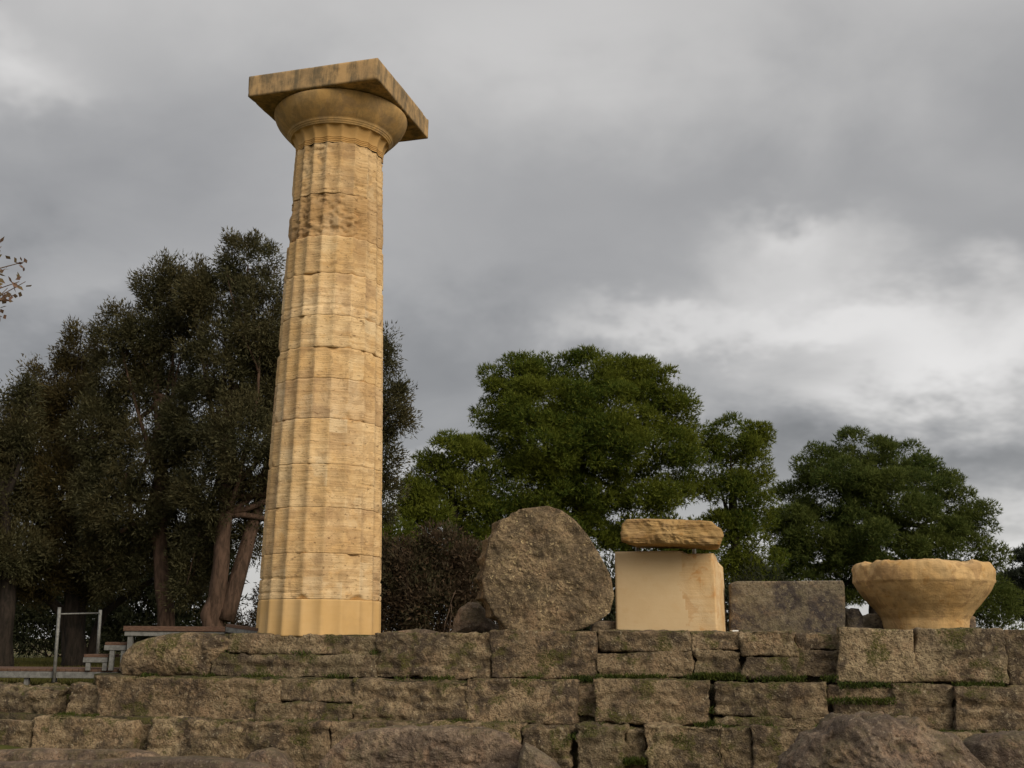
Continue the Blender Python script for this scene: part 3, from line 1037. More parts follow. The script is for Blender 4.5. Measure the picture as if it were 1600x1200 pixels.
# pedestal with its old slab on top
def build_pedestal():
    yaw = rad(-16.5)
    fl = np.array(unproj(962, 990, 19.9))
    ux = np.array([math.cos(yaw), math.sin(yaw), 0])
    uy = np.array([-math.sin(yaw), math.cos(yaw), 0])
    k = F * math.cos(0) / 1.0

    def solve_w(px, py):
        """distance along the front face at which the pixel ray meets it"""
        o = np.array([0, 0, EYE])
        d = np.array(unproj(px, py, 10.0)) - o
        A = np.array([[d[0], -ux[0]], [d[1], -ux[1]]])
        t, w = np.linalg.solve(A, (fl - o)[:2])
        return w, o[2] + t * d[2]
    w1, _ = solve_w(1120, 925)
    _, ztop = solve_w(1000, 861)
    zbot = PZ - 0.03
    H = ztop - zbot
    wn, zn = solve_w(1066, 866)
    D = 1.55
    # outline of the plan with a chamfered right corner, swept up; notch on top right
    nx, ny, nz = 44, 34, 34
    hx, hy, hz = w1 / 2, D / 2, H / 2
    v, f = box_arrays(hx, hy, hz, 0.045)
    h = np.array([hx, hy, hz])
    rr = .012
    q = np.clip(v, -(h - rr), h - rr)
    d = v - q
    v = q + d / (np.linalg.norm(d, axis=1)[:, None] + 1e-9) * rr
    xl = v[:, 0] + hx
    # old stone part: right of the notch it sits a little lower and is worn
    old = sstep(wn - .03, wn + .03, xl + 0.05 * perlin(np.stack([v[:, 2] * 3, v[:, 1] * 3, v[:, 2] * 0], 1)))
    topw = np.clip((v[:, 2] / hz + 1) / 2, 0, 1)
    drop = old * 0.055 + old * 0.16 * sstep(w1 - .20, w1, xl) * sstep(-hy + .25, -hy + .9, v[:, 1]) 
    v[:, 2] -= drop * sstep(.75, 1.0, topw)
    v[:, 0] -= sstep(w1 - .02, w1, xl) * (0.03 * (1 - topw) * 0 + 0.05 * topw)
    v = v + (0.006 * old * fbm(v * 4.0 + 3, 3))[:, None]
    c = fl + ux * hx + uy * hy
    w = c[None, :2] + v[:, :1] * ux[:2] + v[:, 1:2] * uy[:2]
    v3 = np.stack([w[:, 0], w[:, 1], v[:, 2] + zbot + hz], 1)
    root = empty('pedestal_block', (c[0], c[1], zbot), 'smooth pale square stone pedestal with a reddish worn patch, carrying a slab', 'pedestal')
    # the left two thirds are fresh stone, the right third is the old stone: two meshes split at the seam
    fx = xl[f].mean(1)
    fz, fy = v3[:, 2][f].mean(1), v3[:, 1][f].mean(1)
    sel = fx < wn + 0.13 * fbm(np.stack([fz * 2.2, fy * 2.2, fz * 0 + 3.3], 1), 3)
    for nm, mm, fsel in (('fresh_part', 'pedestal', sel), ('old_part', 'pedestal_old', ~sel)):
        ff = f[fsel]
        used, inv = np.unique(ff, return_inverse=True)
        add(nm, v3[used], inv.reshape(ff.shape), M[mm], root)
    # steel pins that carry the slab
    for px in (995, 1084):
        a = np.array(unproj(px, 862, 20.5))
        v, ff = tube([(a[0], a[1] - .05, ztop - .08), (a[0], a[1] - .05, ztop + .16)], [.035, .035], 10)
        add('pin', v, ff, M['steel'], root)


build_pedestal()
o = outline_stone('stone_slab', [(971, 818), (978, 811), (1010, 810), (1050, 811), (1090, 812), (1112, 814), (1120, 822), (1127, 826), (1129, 838), (1124, 852),
                             (1100, 853), (1060, 850), (1015, 850), (985, 850), (972, 846), (970, 834)],
              19.75, 1.3, 'slab', 'worn yellow stone slab propped on the pale pedestal', 'slab', bulge=.05, rough=.032, slope=.20, back=(0.22, 1), freq=3.0,
              round_=.06, wob=.01, n=200)
o.color = (.95, .92, .88, 1)
o = outline_stone('wall_block', [(1140, 912), (1150, 908), (1210, 908), (1275, 907), (1317, 907), (1320, 914), (1321, 950), (1320, 992), (1140, 992)],
              21.6, 0.7, 'wall_stone', 'long grey stained rectangular block between the pale pedestal and the broken capital', 'stone block', bulge=.01, rough=.012, slope=.10,
              round_=.025, wob=.006, n=220)
outline_stone('rubble_stone', [(1322, 994), (1322, 958), (1330, 950), (1343, 951), (1350, 962), (1352, 994)], 21.9, .6, 'wall_stone',
              'small brown rubble stone next to the grey upright block', 'stone', bulge=.08, rough=.03, slope=.05)
outline_stone('rubble_stone', [(1346, 994), (1348, 962), (1362, 958), (1388, 960), (1392, 994)], 22.6, .6, 'wall_stone',
              'low grey stone half hidden by the foot of the broken capital', 'stone', bulge=.05, rough=.02, slope=.05)
outline_stone('rubble_stone', [(1505, 994), (1508, 966), (1517, 959), (1526, 963), (1528, 994)], 22.2, .5, 'wall_stone',
              'tiny grey stone peeping out behind the broken capital on the side away from the pedestal', 'stone', bulge=.05, rough=.02, slope=.05)
v, f = plain_box(np.array(unproj(1148, 987, 19.7)), (.06, .05, .025), .2)
tag(add('white_chip', v, f, M['white'], smooth=False), 'tiny white chip lying between the pale pedestal and the grey stained block', 'chip')


def build_old_capital():
    Yd = 20.2
    c = np.array(unproj(1447, 984, Yd))
    k = 1.0 / (F / (Yd * math.cos(PITCH) - 0.0)) * 1.0
    def rr(half):                  # half width in pixels to metres at that distance
        a = unproj(1448 - half * .985, 930, Yd)
        b = unproj(1448 + half * .985, 930, Yd)
        return (b - a).length / 2
    def zz(py):
        return unproj(1447, py, Yd).z
    prof = [(0.02, 990), (62.5, 990), (63, 982), (64.5, 980), (63.5, 978), (65, 975), (64.5, 973), (66, 967), (75, 954), (84, 944), (93, 933), (100, 923), (104, 915.5),
            (104.5, 913.5), (106.8, 911), (107, 903), (107, 893), (105.5, 887), (102, 882.5), (96, 880.5), (80, 880), (50, 881), (0.02, 881)]
    pr = np.array([(rr(a), zz(b)) for a, b in prof])
    L = np.concatenate([[0], np.cumsum(np.linalg.norm(np.diff(pr, axis=0), axis=1))])
    t = np.linspace(0, L[-1], 110)
    pr = np.stack([np.interp(t, L, pr[:, 0]), np.interp(t, L, pr[:, 1])], 1)
    nth = 220
    th = np.arange(nth) * 2 * math.pi / nth
    V = np.stack([np.outer(pr[:, 0], np.cos(th)).ravel() + c[0], np.outer(pr[:, 0], np.sin(th)).ravel() + c[1], np.repeat(pr[:, 1], nth)], 1)
    d = np.stack([np.tile(np.cos(th), len(pr)), np.tile(np.sin(th), len(pr)), np.zeros(len(V))], 1)
    zr = (V[:, 2] - zz(990)) / (zz(880) - zz(990))
    up = sstep(.66, .78, zr)
    rad_ = np.hypot(V[:, 0] - c[0], V[:, 1] - c[1])
    n1 = fbm(V * 3.0 + 9, 4, .6)
    V = V + d * ((0.008 + 0.026 * up) * n1 * np.clip(rad_ * 3, 0, 1))[:, None]
    # bites out of the upper rim
    bite = np.clip(perlin(V * np.array([2.6, 2.6, .4]) + 2.2) - 0.05, 0, 1)
    V[:, 2] -= sstep(.86, 1.0, zr) * (0.09 * bite * sstep(.55, 1.1, rad_)) - sstep(.9, 1.0, zr) * 0.03 * fbm(V * 5, 3)
    add_o = add('broken_capital', V, grid_faces(nth, len(pr), True), M['old_capital'])
    tag(add_o, 'broken yellow column capital flaring upward with a ragged rim on the platform', 'capital')
    add_o.color = (1.0, .91, .80, 1)


build_old_capital()

# the worn block at the left end of the top course and boulders lying before the platform
outline_stone('worn_block', [(188, 1056), (184, 1042), (190, 1022), (205, 1006), (228, 997), (255, 991), (290, 988), (330, 989), (348, 993), (357, 1001), (354, 1014), (342, 1026),
                             (330, 1036), (326, 1050), (322, 1058), (250, 1060)], 18.72, 1.1, 'block',
              'rounded pale weathered block ending the top course beside the wooden steps', 'stone block', bulge=.16, rough=.035, slope=SLOPE, n=240, rings=30, round_=.08)
outline_stone('boulder', [(488, 1230), (500, 1192), (520, 1166), (548, 1148), (590, 1140), (650, 1137), (720, 1137), (765, 1140), (792, 1148), (812, 1162), (824, 1185), (830, 1230)],
              15.6, 1.0, 'boulder', 'broad dark brown flat-topped boulder, widest of those lying before the platform', 'boulder', bulge=.10, rough=.045, n=240, rings=30, slope=.1, round_=.06)
outline_stone('boulder', [(806, 1235), (812, 1178), (820, 1164), (838, 1172), (862, 1188), (884, 1210), (892, 1235)], 15.2, .7, 'boulder',
              'small grey angular boulder leaning on the sloping end of the broad dark boulder', 'boulder', bulge=.08, rough=.02, slope=.1)
outline_stone('boulder', [(-60, 1240), (-60, 1176), (30, 1172), (120, 1173), (190, 1174), (232, 1178), (252, 1190), (262, 1240)], 15.4, .7, 'boulder',
              'long low brown boulder lying below the wooden walkway', 'boulder', bulge=.08, rough=.03, n=220, slope=.05)
outline_stone('boulder', [(368, 1240), (378, 1192), (392, 1178), (415, 1173), (436, 1180), (450, 1198), (458, 1240)], 15.0, .6, 'boulder',
              'small rounded purplish boulder between the broad dark boulder and the flat pinkish rock', 'boulder', bulge=.12, rough=.02, slope=.05)
outline_stone('boulder', [(-80, 1260), (-80, 1196), (60, 1193), (180, 1190), (290, 1186), (360, 1190), (420, 1200), (440, 1260)], 13.6, .8, 'boulder',
              'flat pinkish rock in front of the long low brown boulder', 'boulder', bulge=.05, rough=.03, n=220, slope=.05)
outline_stone('boulder', [(1225, 1250), (1238, 1196), (1260, 1180), (1276, 1152), (1294, 1147), (1316, 1126), (1340, 1118), (1352, 1125), (1388, 1116), (1406, 1127), (1438, 1123),
                          (1452, 1138), (1498, 1150), (1512, 1172), (1542, 1200), (1575, 1250)],
              14.2, 1.2, 'boulder', 'large rough pyramid-shaped boulder lying before the platform below the broken capital', 'boulder', bulge=.30, rough=.055, n=260, rings=40, slope=.1, round_=.06, freq=2.6, cone=.6)
outline_stone('boulder', [(1530, 1250), (1535, 1165), (1560, 1150), (1640, 1146), (1700, 1150), (1700, 1250)], 15.2, .9, 'boulder',
              'brown squarish boulder half hidden behind the pyramid-shaped boulder', 'boulder', bulge=.1, rough=.03, slope=.1)


# ------------------------------------------------------------------ boardwalk at the left
def beam_between(a, b, h, d):
    """horizontal-ish box beam from a to b: height h (down), depth d (back)"""
    a, b = np.array(a, float), np.array(b, float)
    t = (b - a) / np.linalg.norm(b - a)
    n = np.array([-t[1], t[0], 0])
    n /= np.linalg.norm(n)
    if n[1] < 0:
        n = -n
    up = np.array([0, 0, 1.0])
    v = []
    for p in (a, b):
        v += [p, p + n * d, p + n * d - up * h, p - up * h]
    f = [(0, 1, 2, 3), (7, 6, 5, 4), (0, 4, 5, 1), (1, 5, 6, 2), (2, 6, 7, 3), (3, 7, 4, 0)]
    return np.array(v), np.array(f)


def build_boardwalk():
    # upper deck
    Yu = 21.2
    a, b = unproj(193, 978, Yu), unproj(352, 975, Yu)
    b.z = a.z
    root = empty('viewing_deck', (a.x, Yu + 1.4, a.z - 1.0), 'raised wooden viewing deck on a grey steel frame beside the tall column', 'deck')
    W = b.x - a.x
    n = 13
    for i in range(n):
        y = Yu + i * 0.145
        v, f = plain_box(((a.x + b.x) / 2, y + .07, a.z - .045), (W / 2, .067, .045), 0, .006)
        add('plank', v, f, M['plank'], root, smooth=False)
    v, f = plain_box(((a.x + b.x) / 2, Yu + .07, a.z - .135), (W / 2 - .02, .04, .042), 0)
    add('beam', v, f, M['steel'], root, smooth=False)
    v, f = plain_box(((a.x + b.x) / 2, Yu + 1.75, a.z - .135), (W / 2 - .02, .04, .042), 0)
    add('beam', v, f, M['steel'], root, smooth=False)
    for x in (a.x + .12, b.x - .1):
        for y in (Yu + .09, Yu + 1.74):
            gz = float(ground_z(x, y))
            v, f = plain_box((x, y, (a.z - .18 + gz - .1) / 2), (.045, .035, (a.z - .18 - gz + .1) / 2), 0)
            add('leg', v, f, M['steel'], root, smooth=False)
    # sloping edge rail towards the column foot
    p0, p1 = unproj(353, 975, 21.2), unproj(456, 989, 19.92)
    v, f = beam_between(p0, p1, .05, .10)
    add('ramp_board', v, f, M['plank'], root, smooth=False)
    v, f = beam_between(np.array(p0) + (0, 0.01, -.052), np.array(p1) + (0, .01, -.052), .09, .07)
    add('ramp_beam', v, f, M['steel'], root, smooth=False)

    # two steps
    for (x0, x1, y0, y1, Y, lab, legx) in [
        (163, 197, 1003, 1013, 21.4, 'upper wooden step with grey steel edge beside the viewing deck', 173),
        (130, 168, 1022, 1036, 21.5, 'lower wooden step with grey steel edge above the walkway', 137)]:
        q0, q1 = unproj(x0, y0, Y), unproj(x1, y0, Y)
        st = empty('deck_step', ((q0.x + q1.x) / 2, Y + .3, q0.z - .3), lab, 'step', 'steps up to the viewing deck')
        xm, w = (q0.x + q1.x) / 2, (q1.x - q0.x) / 2
        for j in range(4):
            v, f = plain_box((xm, Y + .12 + j * .16, q0.z - .03), (w, .072, .028), 0)
            add('tread_plank', v, f, M['plank'], st, smooth=False)
        v, f = plain_box((xm, Y + .05, q0.z - .105), (w, .035, .045), 0)
        add('edge_beam', v, f, M['steel'], st, smooth=False)
        lx = unproj(legx, 1030, Y).x
        zb = unproj(legx, 1048, Y).z
        for xx in (lx, q1.x - .05):
            v, f = plain_box((xx, Y + .06, (q0.z - .15 + zb) / 2), (.04, .03, (q0.z - .15 - zb) / 2), 0)
            add('leg', v, f, M['steel'], st, smooth=False)

    # lower walkway
    Yl = 21.6
    a, b = unproj(-120, 1044, Yl), unproj(184, 1044, Yl)
    zt = unproj(90, 1045, Yl).z
    wk = empty('walkway', ((a.x + b.x) / 2, Yl + .7, zt - .6), 'low wooden walkway with grey steel edge beam below the metal rail', 'walkway')
    nb = 30
    dx = (b.x - a.x) / nb
    for i in range(nb):
        v, f = plain_box((a.x + dx * (i + .5), Yl + .75, zt - .025), (dx / 2 - .005, .75, .025), 0)
        add('plank', v, f, M['plank'], wk, smooth=False)
    for y in (Yl + .03, Yl + 1.45):
        v, f = plain_box(((a.x + b.x) / 2, y, zt - .11), ((b.x - a.x) / 2, .03, .058), 0)
        add('beam', v, f, M['steel'], wk, smooth=False)
    for px in (-60, 40, 160):
        x = unproj(px, 1050, Yl).x
        for y in (Yl + .1, Yl + 1.4):
            v, f = plain_box((x, y, (zt - .16 - .6) / 2), (.04, .04, (zt - .16 + .6) / 2), 0)
            add('leg', v, f, M['steel'], wk, smooth=False)

    # rail frame: two posts and a thin bar
    rl = None
    pb, pt_ = unproj(84, 1066, Yl - .06), unproj(93, 949, Yl - .06)
    qb, qt = unproj(152, 1026, Yl + .95), unproj(157, 953, Yl + .95)
    rl = empty('rail_frame', (pb.x, pb.y, pb.z), 'thin grey metal rail of two leaning posts and a crossbar on the walkway', 'railing')
    v, f = tube([pb, pt_], [.030, .030], 10)
    add('post', v, f, M['steel'], rl)
    v, f = tube([qb, qt], [.030, .030], 10)
    add('post', v, f, M['steel'], rl)
    c0, c1 = pb.lerp(pt_, .91), qb.lerp(qt, .93)
    v, f = tube([c0, c1], [.014, .014], 8)
    add('crossbar', v, f, M['steel'], rl)


build_boardwalk()


# ------------------------------------------------------------------ vegetation
def unit(n):
    v = RNG.normal(size=(n, 3))
    return v / np.linalg.norm(v, axis=1)[:, None]


def leaf_cards(C, D, length, width, tri=False, lvar=0.35):
    """leaf blades: base points C, directions D; each an own island (diamond of two triangles or one triangle)"""
    n = len(C)
    L = length * (1 + lvar * RNG.uniform(-1, 1, n))[:, None]
    side = np.cross(D, unit(n))
    side /= np.linalg.norm(side, axis=1)[:, None] + 1e-9
    W = width * (1 + 0.3 * RNG.uniform(-1, 1, n))[:, None]
    if tri:
        v = np.stack([C - side * W / 2, C + side * W / 2, C + D * L], 1).reshape(-1, 3)
        f = np.arange(3 * n).reshape(-1, 3)
    else:
        v = np.stack([C, C + D * L * .45 + side * W / 2, C + D * L, C + D * L * .45 - side * W / 2], 1).reshape(-1, 3)
        f = np.arange(4 * n).reshape(-1, 4)
    return v, f


def lobes_world(lobes, Y):
    """(px, py, rx px, ry px, dy m[, rdepth factor]) -> centre and radii in metres"""
    out = []
    for lb in lobes:
        px, py, rx, ry, dy = lb[:5]
        c = unproj(px, py, Y + dy)
        k = (unproj(px + 10, py, Y + dy) - c).length / 10
        out.append((np.array(c), np.array([rx * k, max(rx, ry) * k * 0.8 if len(lb) < 6 else rx * k * lb[5], ry * k])))
    return out


def crown_olive(lobes, density=1.0, clump=0.38, leaf=(0.125, 0.040), per=70, hollow=0.45, droop=0.0):
    Cs, Ds = [], []
    for c, r in lobes:
        area = (r[0] * r[2] + r[0] * r[1] + r[1] * r[2]) * 4.2 / 3
        n = max(10, int(area / (clump * clump) * 2.3 * density))
        u = unit(n)
        s = hollow + (1.05 - hollow) * RNG.uniform(0, 1, n) ** 0.6
        s *= 1 + 0.22 * perlin(u * 1.9 + c)
        cc = c + u * r * s[:, None]
        cr = clump * RNG.uniform(.55, 1.25, n)
        m = RNG.poisson(per, n)
        idx = np.repeat(np.arange(n), m)
        du = unit(len(idx))
        rr = RNG.uniform(0, 1, len(idx)) ** 0.5
        p = cc[idx] + du * (cr[idx] * rr)[:, None] * np.array([1, 1, 1.15])
        d = du * 0.7 + u[idx] * 0.5 + unit(len(idx)) * 0.8 + np.array([0, 0, 0.25 - droop])
        d /= np.linalg.norm(d, axis=1)[:, None]
        Cs.append(p)
        Ds.append(d)
    C, D = np.concatenate(Cs), np.concatenate(Ds)
    return leaf_cards(C, D, *leaf, tri=True)


def crown_pine(lobes, density=1.0, clump=0.62, needle=(0.17, 0.038), tufts=52, blades=4, hollow=0.35):
    """puffs of needles: every lobe carries rounded puffs, every puff is covered with tufts on its upper and outer side"""
    Cs, Ds = [], []
    for c, r in lobes:
        area = (r[0] * r[2] + r[0] * r[1] + r[1] * r[2]) * 4.2 / 3
        n = max(10, int(area / (clump * clump) * 1.75 * density))
        u = unit(n)
        s = hollow + (1.0 - hollow) * RNG.uniform(0, 1, n) ** 0.45
        s *= 1 + 0.36 * perlin(u * 2.4 + c)
        cc = c + u * r * s[:, None]
        cr = clump * RNG.uniform(.45, 1.2, n)
        m = RNG.poisson(tufts * 4 * math.pi * cr ** 2 * .75)
        idx = np.repeat(np.arange(n), m)
        du = unit(len(idx)) + np.array([0, 0, 0.30]) + 0.35 * u[idx]
        du /= np.linalg.norm(du, axis=1)[:, None]
        rr = RNG.uniform(0.45, 1.08, len(idx)) + 0.12 * perlin(du * 3.0 + cc[idx])
        p = cc[idx] + du * (cr[idx] * rr)[:, None] * np.array([1.1, 1.1, .72])
        idb = np.repeat(np.arange(len(p)), blades)
        d = du[idb] * 0.8 + unit(len(idb)) * 0.8 + np.array([0, 0, 0.35])
        d /= np.linalg.norm(d, axis=1)[:, None]
        Cs.append(p[idb])
        Ds.append(d)
    C, D = np.concatenate(Cs), np.concatenate(Ds)
    return leaf_cards(C, D, needle[0], needle[1], tri=True)


def limb(a, b, r0, r1, sag=0.12, n=9, wig=0.10):
    a, b = np.asarray(a, float), np.asarray(b, float)
    t = np.linspace(0, 1, n)[:, None]
    L = np.linalg.norm(b - a)
    mid = (a + b) / 2 + np.array([0, 0, -sag * L]) + RNG.normal(0, wig * L * .5, 3) * np.array([1, 1, .4])
    p = (1 - t) ** 2 * a + 2 * t * (1 - t) * mid + t * t * b
    p[1:-1] += RNG.normal(0, wig * L * .06, (n - 2, 3))
    return p, r0 + (r1 - r0) * t[:, 0] ** .8


def make_tree(name, label, cat, Y, base_px, trunk, lobes, kind, leafm, barkm, group=None, trunk_r=0.24, fork=None, extra_limbs=(), twigs=2, **kw):
    """trunk: list of pixel points upward from the base; limbs run from its upper part to every lobe"""
    bx = unproj(base_px, 1000, Y)
    gz = float(ground_z(bx.x, Y))
    root = empty(name, (bx.x, Y, gz), label, cat, group)
    bag = Bag()
    tp = [np.array([bx.x, Y, gz - .1])] + [np.array(unproj(x, y, Y)) for x, y in trunk]
    P = resample_open(np.array(tp), 14)
    P[1:-1] += RNG.normal(0, .03, (12, 3))
    R = np.linspace(trunk_r * 1.15, trunk_r * .55, 14)
    R[0] *= 1.45
    R[1] *= 1.15
    v, f = tube(P, R, 12)
    v = v + (0.06 * trunk_r * fbm(v * 3.0, 3) * 3)[:, None] * unit(1)
    bag.put(v, f)
    LW = lobes_world(lobes, Y)
    for c, r in LW:
        j = RNG.integers(7, 14)
        p, rr = limb(P[j], c + np.array([0, 0, -.1 * r[2]]), trunk_r * .42, trunk_r * .10)
        bag.put(*tube(p, rr, 7))
        for _ in range(twigs):
            k = RNG.integers(3, 8)
            e = c + unit(1)[0] * r * .85
            p2, r2 = limb(p[k], e, trunk_r * .16, .015, sag=.05)
            bag.put(*tube(p2, r2, 5))
    for pts, r0, r1 in extra_limbs:
        q = resample_open(np.array([unproj(x, y, Y + dy) for x, y, dy in pts]), 12)
        bag.put(*tube(q, np.linspace(r0, r1, 12), 9))
    v, f = bag.arrays()
    add('trunk', v, f, M[barkm], root, origin=(bx.x, Y, gz))
    fn = crown_olive if kind == 'olive' else crown_pine
    v, f = fn(LW, **kw)
    add('crown', v, f, M[leafm], root, smooth=False)
    return root


def resample_open(P, n):
    L = np.concatenate([[0], np.cumsum(np.linalg.norm(np.diff(P, axis=0), axis=1))])
    t = np.linspace(0, L[-1], n)
    return np.stack([np.interp(t, L, P[:, k]) for k in range(3)], 1)


OG = 'olive trees behind the boardwalk'
# tall tree just left of the column: two trunks leaning apart
make_tree('olive_tree', 'tallest dark leafy tree rising behind the tall column with a forked knotty trunk', 'tree', 33.0, 340,
          [(338, 950), (345, 880), (350, 800), (356, 700), (365, 600)],
          [(388, 410, 46, 46, 0), (345, 470, 60, 55, .5), (405, 500, 50, 60, -.5), (300, 450, 30, 40, .3), (350, 570, 75, 65, 0), (420, 600, 60, 70, 1),
           (385, 690, 80, 70, -.6), (310, 660, 60, 70, .8), (330, 770, 60, 45, 0), (470, 560, 70, 80, 1.5), (540, 640, 75, 80, 1.2),
           (590, 560, 30, 40, 1.0), (608, 645, 34, 46, .8), (600, 720, 24, 30, .8), (592, 780, 36, 40, 1.0), (500, 740, 80, 60, 1.5), (410, 770, 36, 30, 0.5), (325, 840, 50, 46, .6), (395, 840, 22, 40, 1.0), (300, 900, 34, 40, .8)],
          'olive', 'olive', 'bark', OG, trunk_r=.26, density=.78, per=165,
          extra_limbs=[([(352, 970, 0), (372, 900, .2), (392, 830, .4), (412, 760, .6), (430, 680, .8)], .27, .12),
                       ([(330, 985, -.1), (322, 960, -.15), (334, 930, -.1)], .22, .12)])
make_tree('olive_tree', 'slender dark leafy tree with a single straight reddish trunk behind the viewing deck', 'tree', 34.5, 266,
          [(258, 950), (254, 900), (250, 840), (252, 740), (256, 620)],
          [(250, 440, 40, 36, 0), (268, 480, 50, 50, .4), (235, 520, 38, 50, 0), (270, 560, 50, 55, .8), (185, 520, 34, 40, 0), (180, 590, 48, 50, .5), (228, 610, 24, 36, .3),
           (235, 720, 66, 60, 0), (160, 680, 50, 60, .6), (275, 690, 40, 60, .5), (200, 800, 70, 45, 0), (280, 800, 50, 50, .4), (150, 760, 46, 40, .3), (220, 860, 60, 46, .8), (290, 860, 40, 50, 1.0), (170, 880, 50, 46, 1.0)],
          'olive', 'olive', 'bark', OG, trunk_r=.24, density=.78, per=165,
          extra_limbs=[([(250, 860, 0), (230, 825, -.2), (205, 820, -.3), (188, 832, -.4)], .10, .06), ([(205, 822, -.3), (203, 780, -.3), (196, 740, -.3)], .07, .05)])
make_tree('olive_tree', 'broad brownish-leaved tree with several spreading dark stems behind the metal rail', 'tree', 37.0, 118,
          [(116, 1000), (112, 950), (112, 900), (112, 820), (112, 700)],
          [(130, 545, 40, 36, 0), (90, 590, 44, 38, .3), (60, 655, 56, 48, .4), (130, 650, 64, 60, 0), (40, 720, 66, 60, 0), (110, 760, 80, 60, -.5), (190, 850, 60, 36, .4),
           (40, 820, 70, 50, 0), (120, 850, 80, 40, -.4), (60, 900, 60, 28, -.4), (160, 910, 50, 30, .5), (20, 920, 50, 26, .5)],
          'olive', 'olive_warm', 'bark_dark', OG, trunk_r=.26, density=.85, per=150,
          extra_limbs=[([(108, 1040, 0), (104, 985, .1), (96, 955, .1), (75, 935, 0), (40, 912, -.1), (5, 890, -.2)], .22, .10),
                       ([(128, 1035, .2), (124, 985, .2), (128, 950, .2), (135, 900, .2)], .2, .12),
                       ([(140, 1030, .3), (150, 985, .3), (165, 955, .3), (200, 930, .2), (240, 905, .2)], .16, .08)])
make_tree('olive_tree', 'dark tree with one thick dark trunk beyond the end of the walkway', 'tree', 35.0, 4,
          [(6, 1000), (10, 950), (12, 900), (8, 820), (0, 740)],
          [(40, 612, 26, 26, 0), (20, 670, 48, 50, 0), (-40, 690, 60, 56, .5), (-60, 760, 70, 70, 0), (10, 780, 60, 60, .5), (10, 870, 70, 40, 0), (-50, 880, 60, 40, 0)],
          'olive', 'olive', 'bark_dark', OG, trunk_r=.26, density=.85, per=150)

PG = 'pines behind the platform'
make_tree('pine_tree', 'biggest bright green pine with a rounded crown behind the fallen drum', 'tree', 46.0, 905,
          [(905, 950), (900, 880), (905, 800), (900, 720), (905, 640)],
          [(800, 592, 42, 32, 0), (855, 590, 50, 32, .5), (925, 588, 55, 30, 0), (985, 594, 46, 32, .5), (790, 630, 48, 40, .3), (860, 640, 70, 50, -1), (950, 638, 70, 50, -.8),
           (1030, 620, 42, 42, 0), (1055, 655, 34, 36, 0), (785, 690, 44, 40, 0), (850, 700, 80, 50, -1.4), (945, 690, 80, 50, -1.2), (1040, 700, 46, 44, -.5),
           (830, 760, 80, 46, -.8), (920, 770, 70, 40, -.3), (1010, 770, 60, 36, -.4), (890, 830, 80, 50, 0), (1010, 850, 80, 50, 0), (800, 830, 60, 50, .5)],
          'pine', 'pine', 'bark_dark', PG, trunk_r=.34, density=1.0,
          extra_limbs=[([(905, 850, 0), (935, 800, .2), (960, 760, .2), (985, 700, .2)], .16, .07), ([(905, 860, 0), (870, 790, .2), (858, 750, .2), (830, 700, .2)], .16, .07)])
make_tree('pine_tree', 'smaller green pine standing over the reddish twiggy bush', 'tree', 44.0, 720,
          [(718, 950), (714, 880), (712, 820), (706, 760)],
          [(690, 705, 38, 28, 0), (735, 715, 26, 26, .3), (680, 745, 34, 34, 0), (725, 760, 40, 40, .3), (660, 785, 30, 24, 0), (690, 810, 50, 36, 0), (745, 815, 40, 36, .3), (648, 775, 18, 14, 0),
           (740, 870, 60, 36, .5)],
          'pine', 'pine', 'bark_dark', PG, trunk_r=.22, density=.95)
make_tree('pine_tree', 'narrow green pine between the biggest pine and the dome-shaped dark pine', 'tree', 47.0, 1150,
          [(1150, 950), (1148, 880), (1146, 800), (1146, 740)],
          [(1140, 685, 40, 30, 0), (1180, 690, 26, 26, .3), (1115, 730, 34, 40, 0), (1165, 735, 34, 34, 0), (1135, 785, 50, 40, 0), (1170, 800, 26, 26, .3), (1110, 850, 60, 46, 0), (1170, 860, 38, 46, 0), (1150, 910, 60, 40, .3)],
          'pine', 'pine', 'bark_dark', PG, trunk_r=.26, density=.95)
make_tree('pine_tree', 'wide dome-shaped dark green pine behind the broken capital', 'tree', 52.0, 1370,
          [(1370, 950), (1368, 880), (1370, 820), (1372, 760)],
          [(1345, 710, 42, 26, 0), (1285, 730, 34, 26, 0), (1400, 725, 50, 34, .3), (1450, 755, 42, 36, 0), (1320, 765, 60, 40, -1), (1395, 780, 70, 46, -1.4), (1245, 785, 36, 32, .3), (1490, 795, 32, 34, 0),
           (1215, 815, 24, 18, 0), (1280, 830, 60, 44, -.8), (1360, 850, 80, 46, -1.2), (1460, 850, 60, 50, -.6), (1525, 830, 26, 34, 0), (1535, 875, 18, 22, 0), (1240, 880, 46, 36, 0), (1320, 910, 70, 40, 0),
           (1480, 920, 70, 50, 0), (1545, 950, 36, 40, 0)],
          'pine', 'pine_cool', 'bark_dark', PG, trunk_r=.32, density=1.0)
make_tree('pine_tree', 'distant blue-grey pine seen past the dome-shaped dark pine', 'tree', 75.0, 1625,
          [(1624, 960), (1622, 920), (1626, 880)],
          [(1605, 890, 30, 22, 0), (1630, 870, 30, 24, 0), (1600, 910, 26, 16, 0), (1650, 900, 40, 30, 0), (1590, 930, 22, 14, .5), (1605, 955, 22, 16, 0), (1640, 940, 40, 24, 0)],
          'pine', 'pine_far', 'bark_dark', PG, trunk_r=.3, density=.8, needle=(.3, .07), tufts=30, clump=.8)


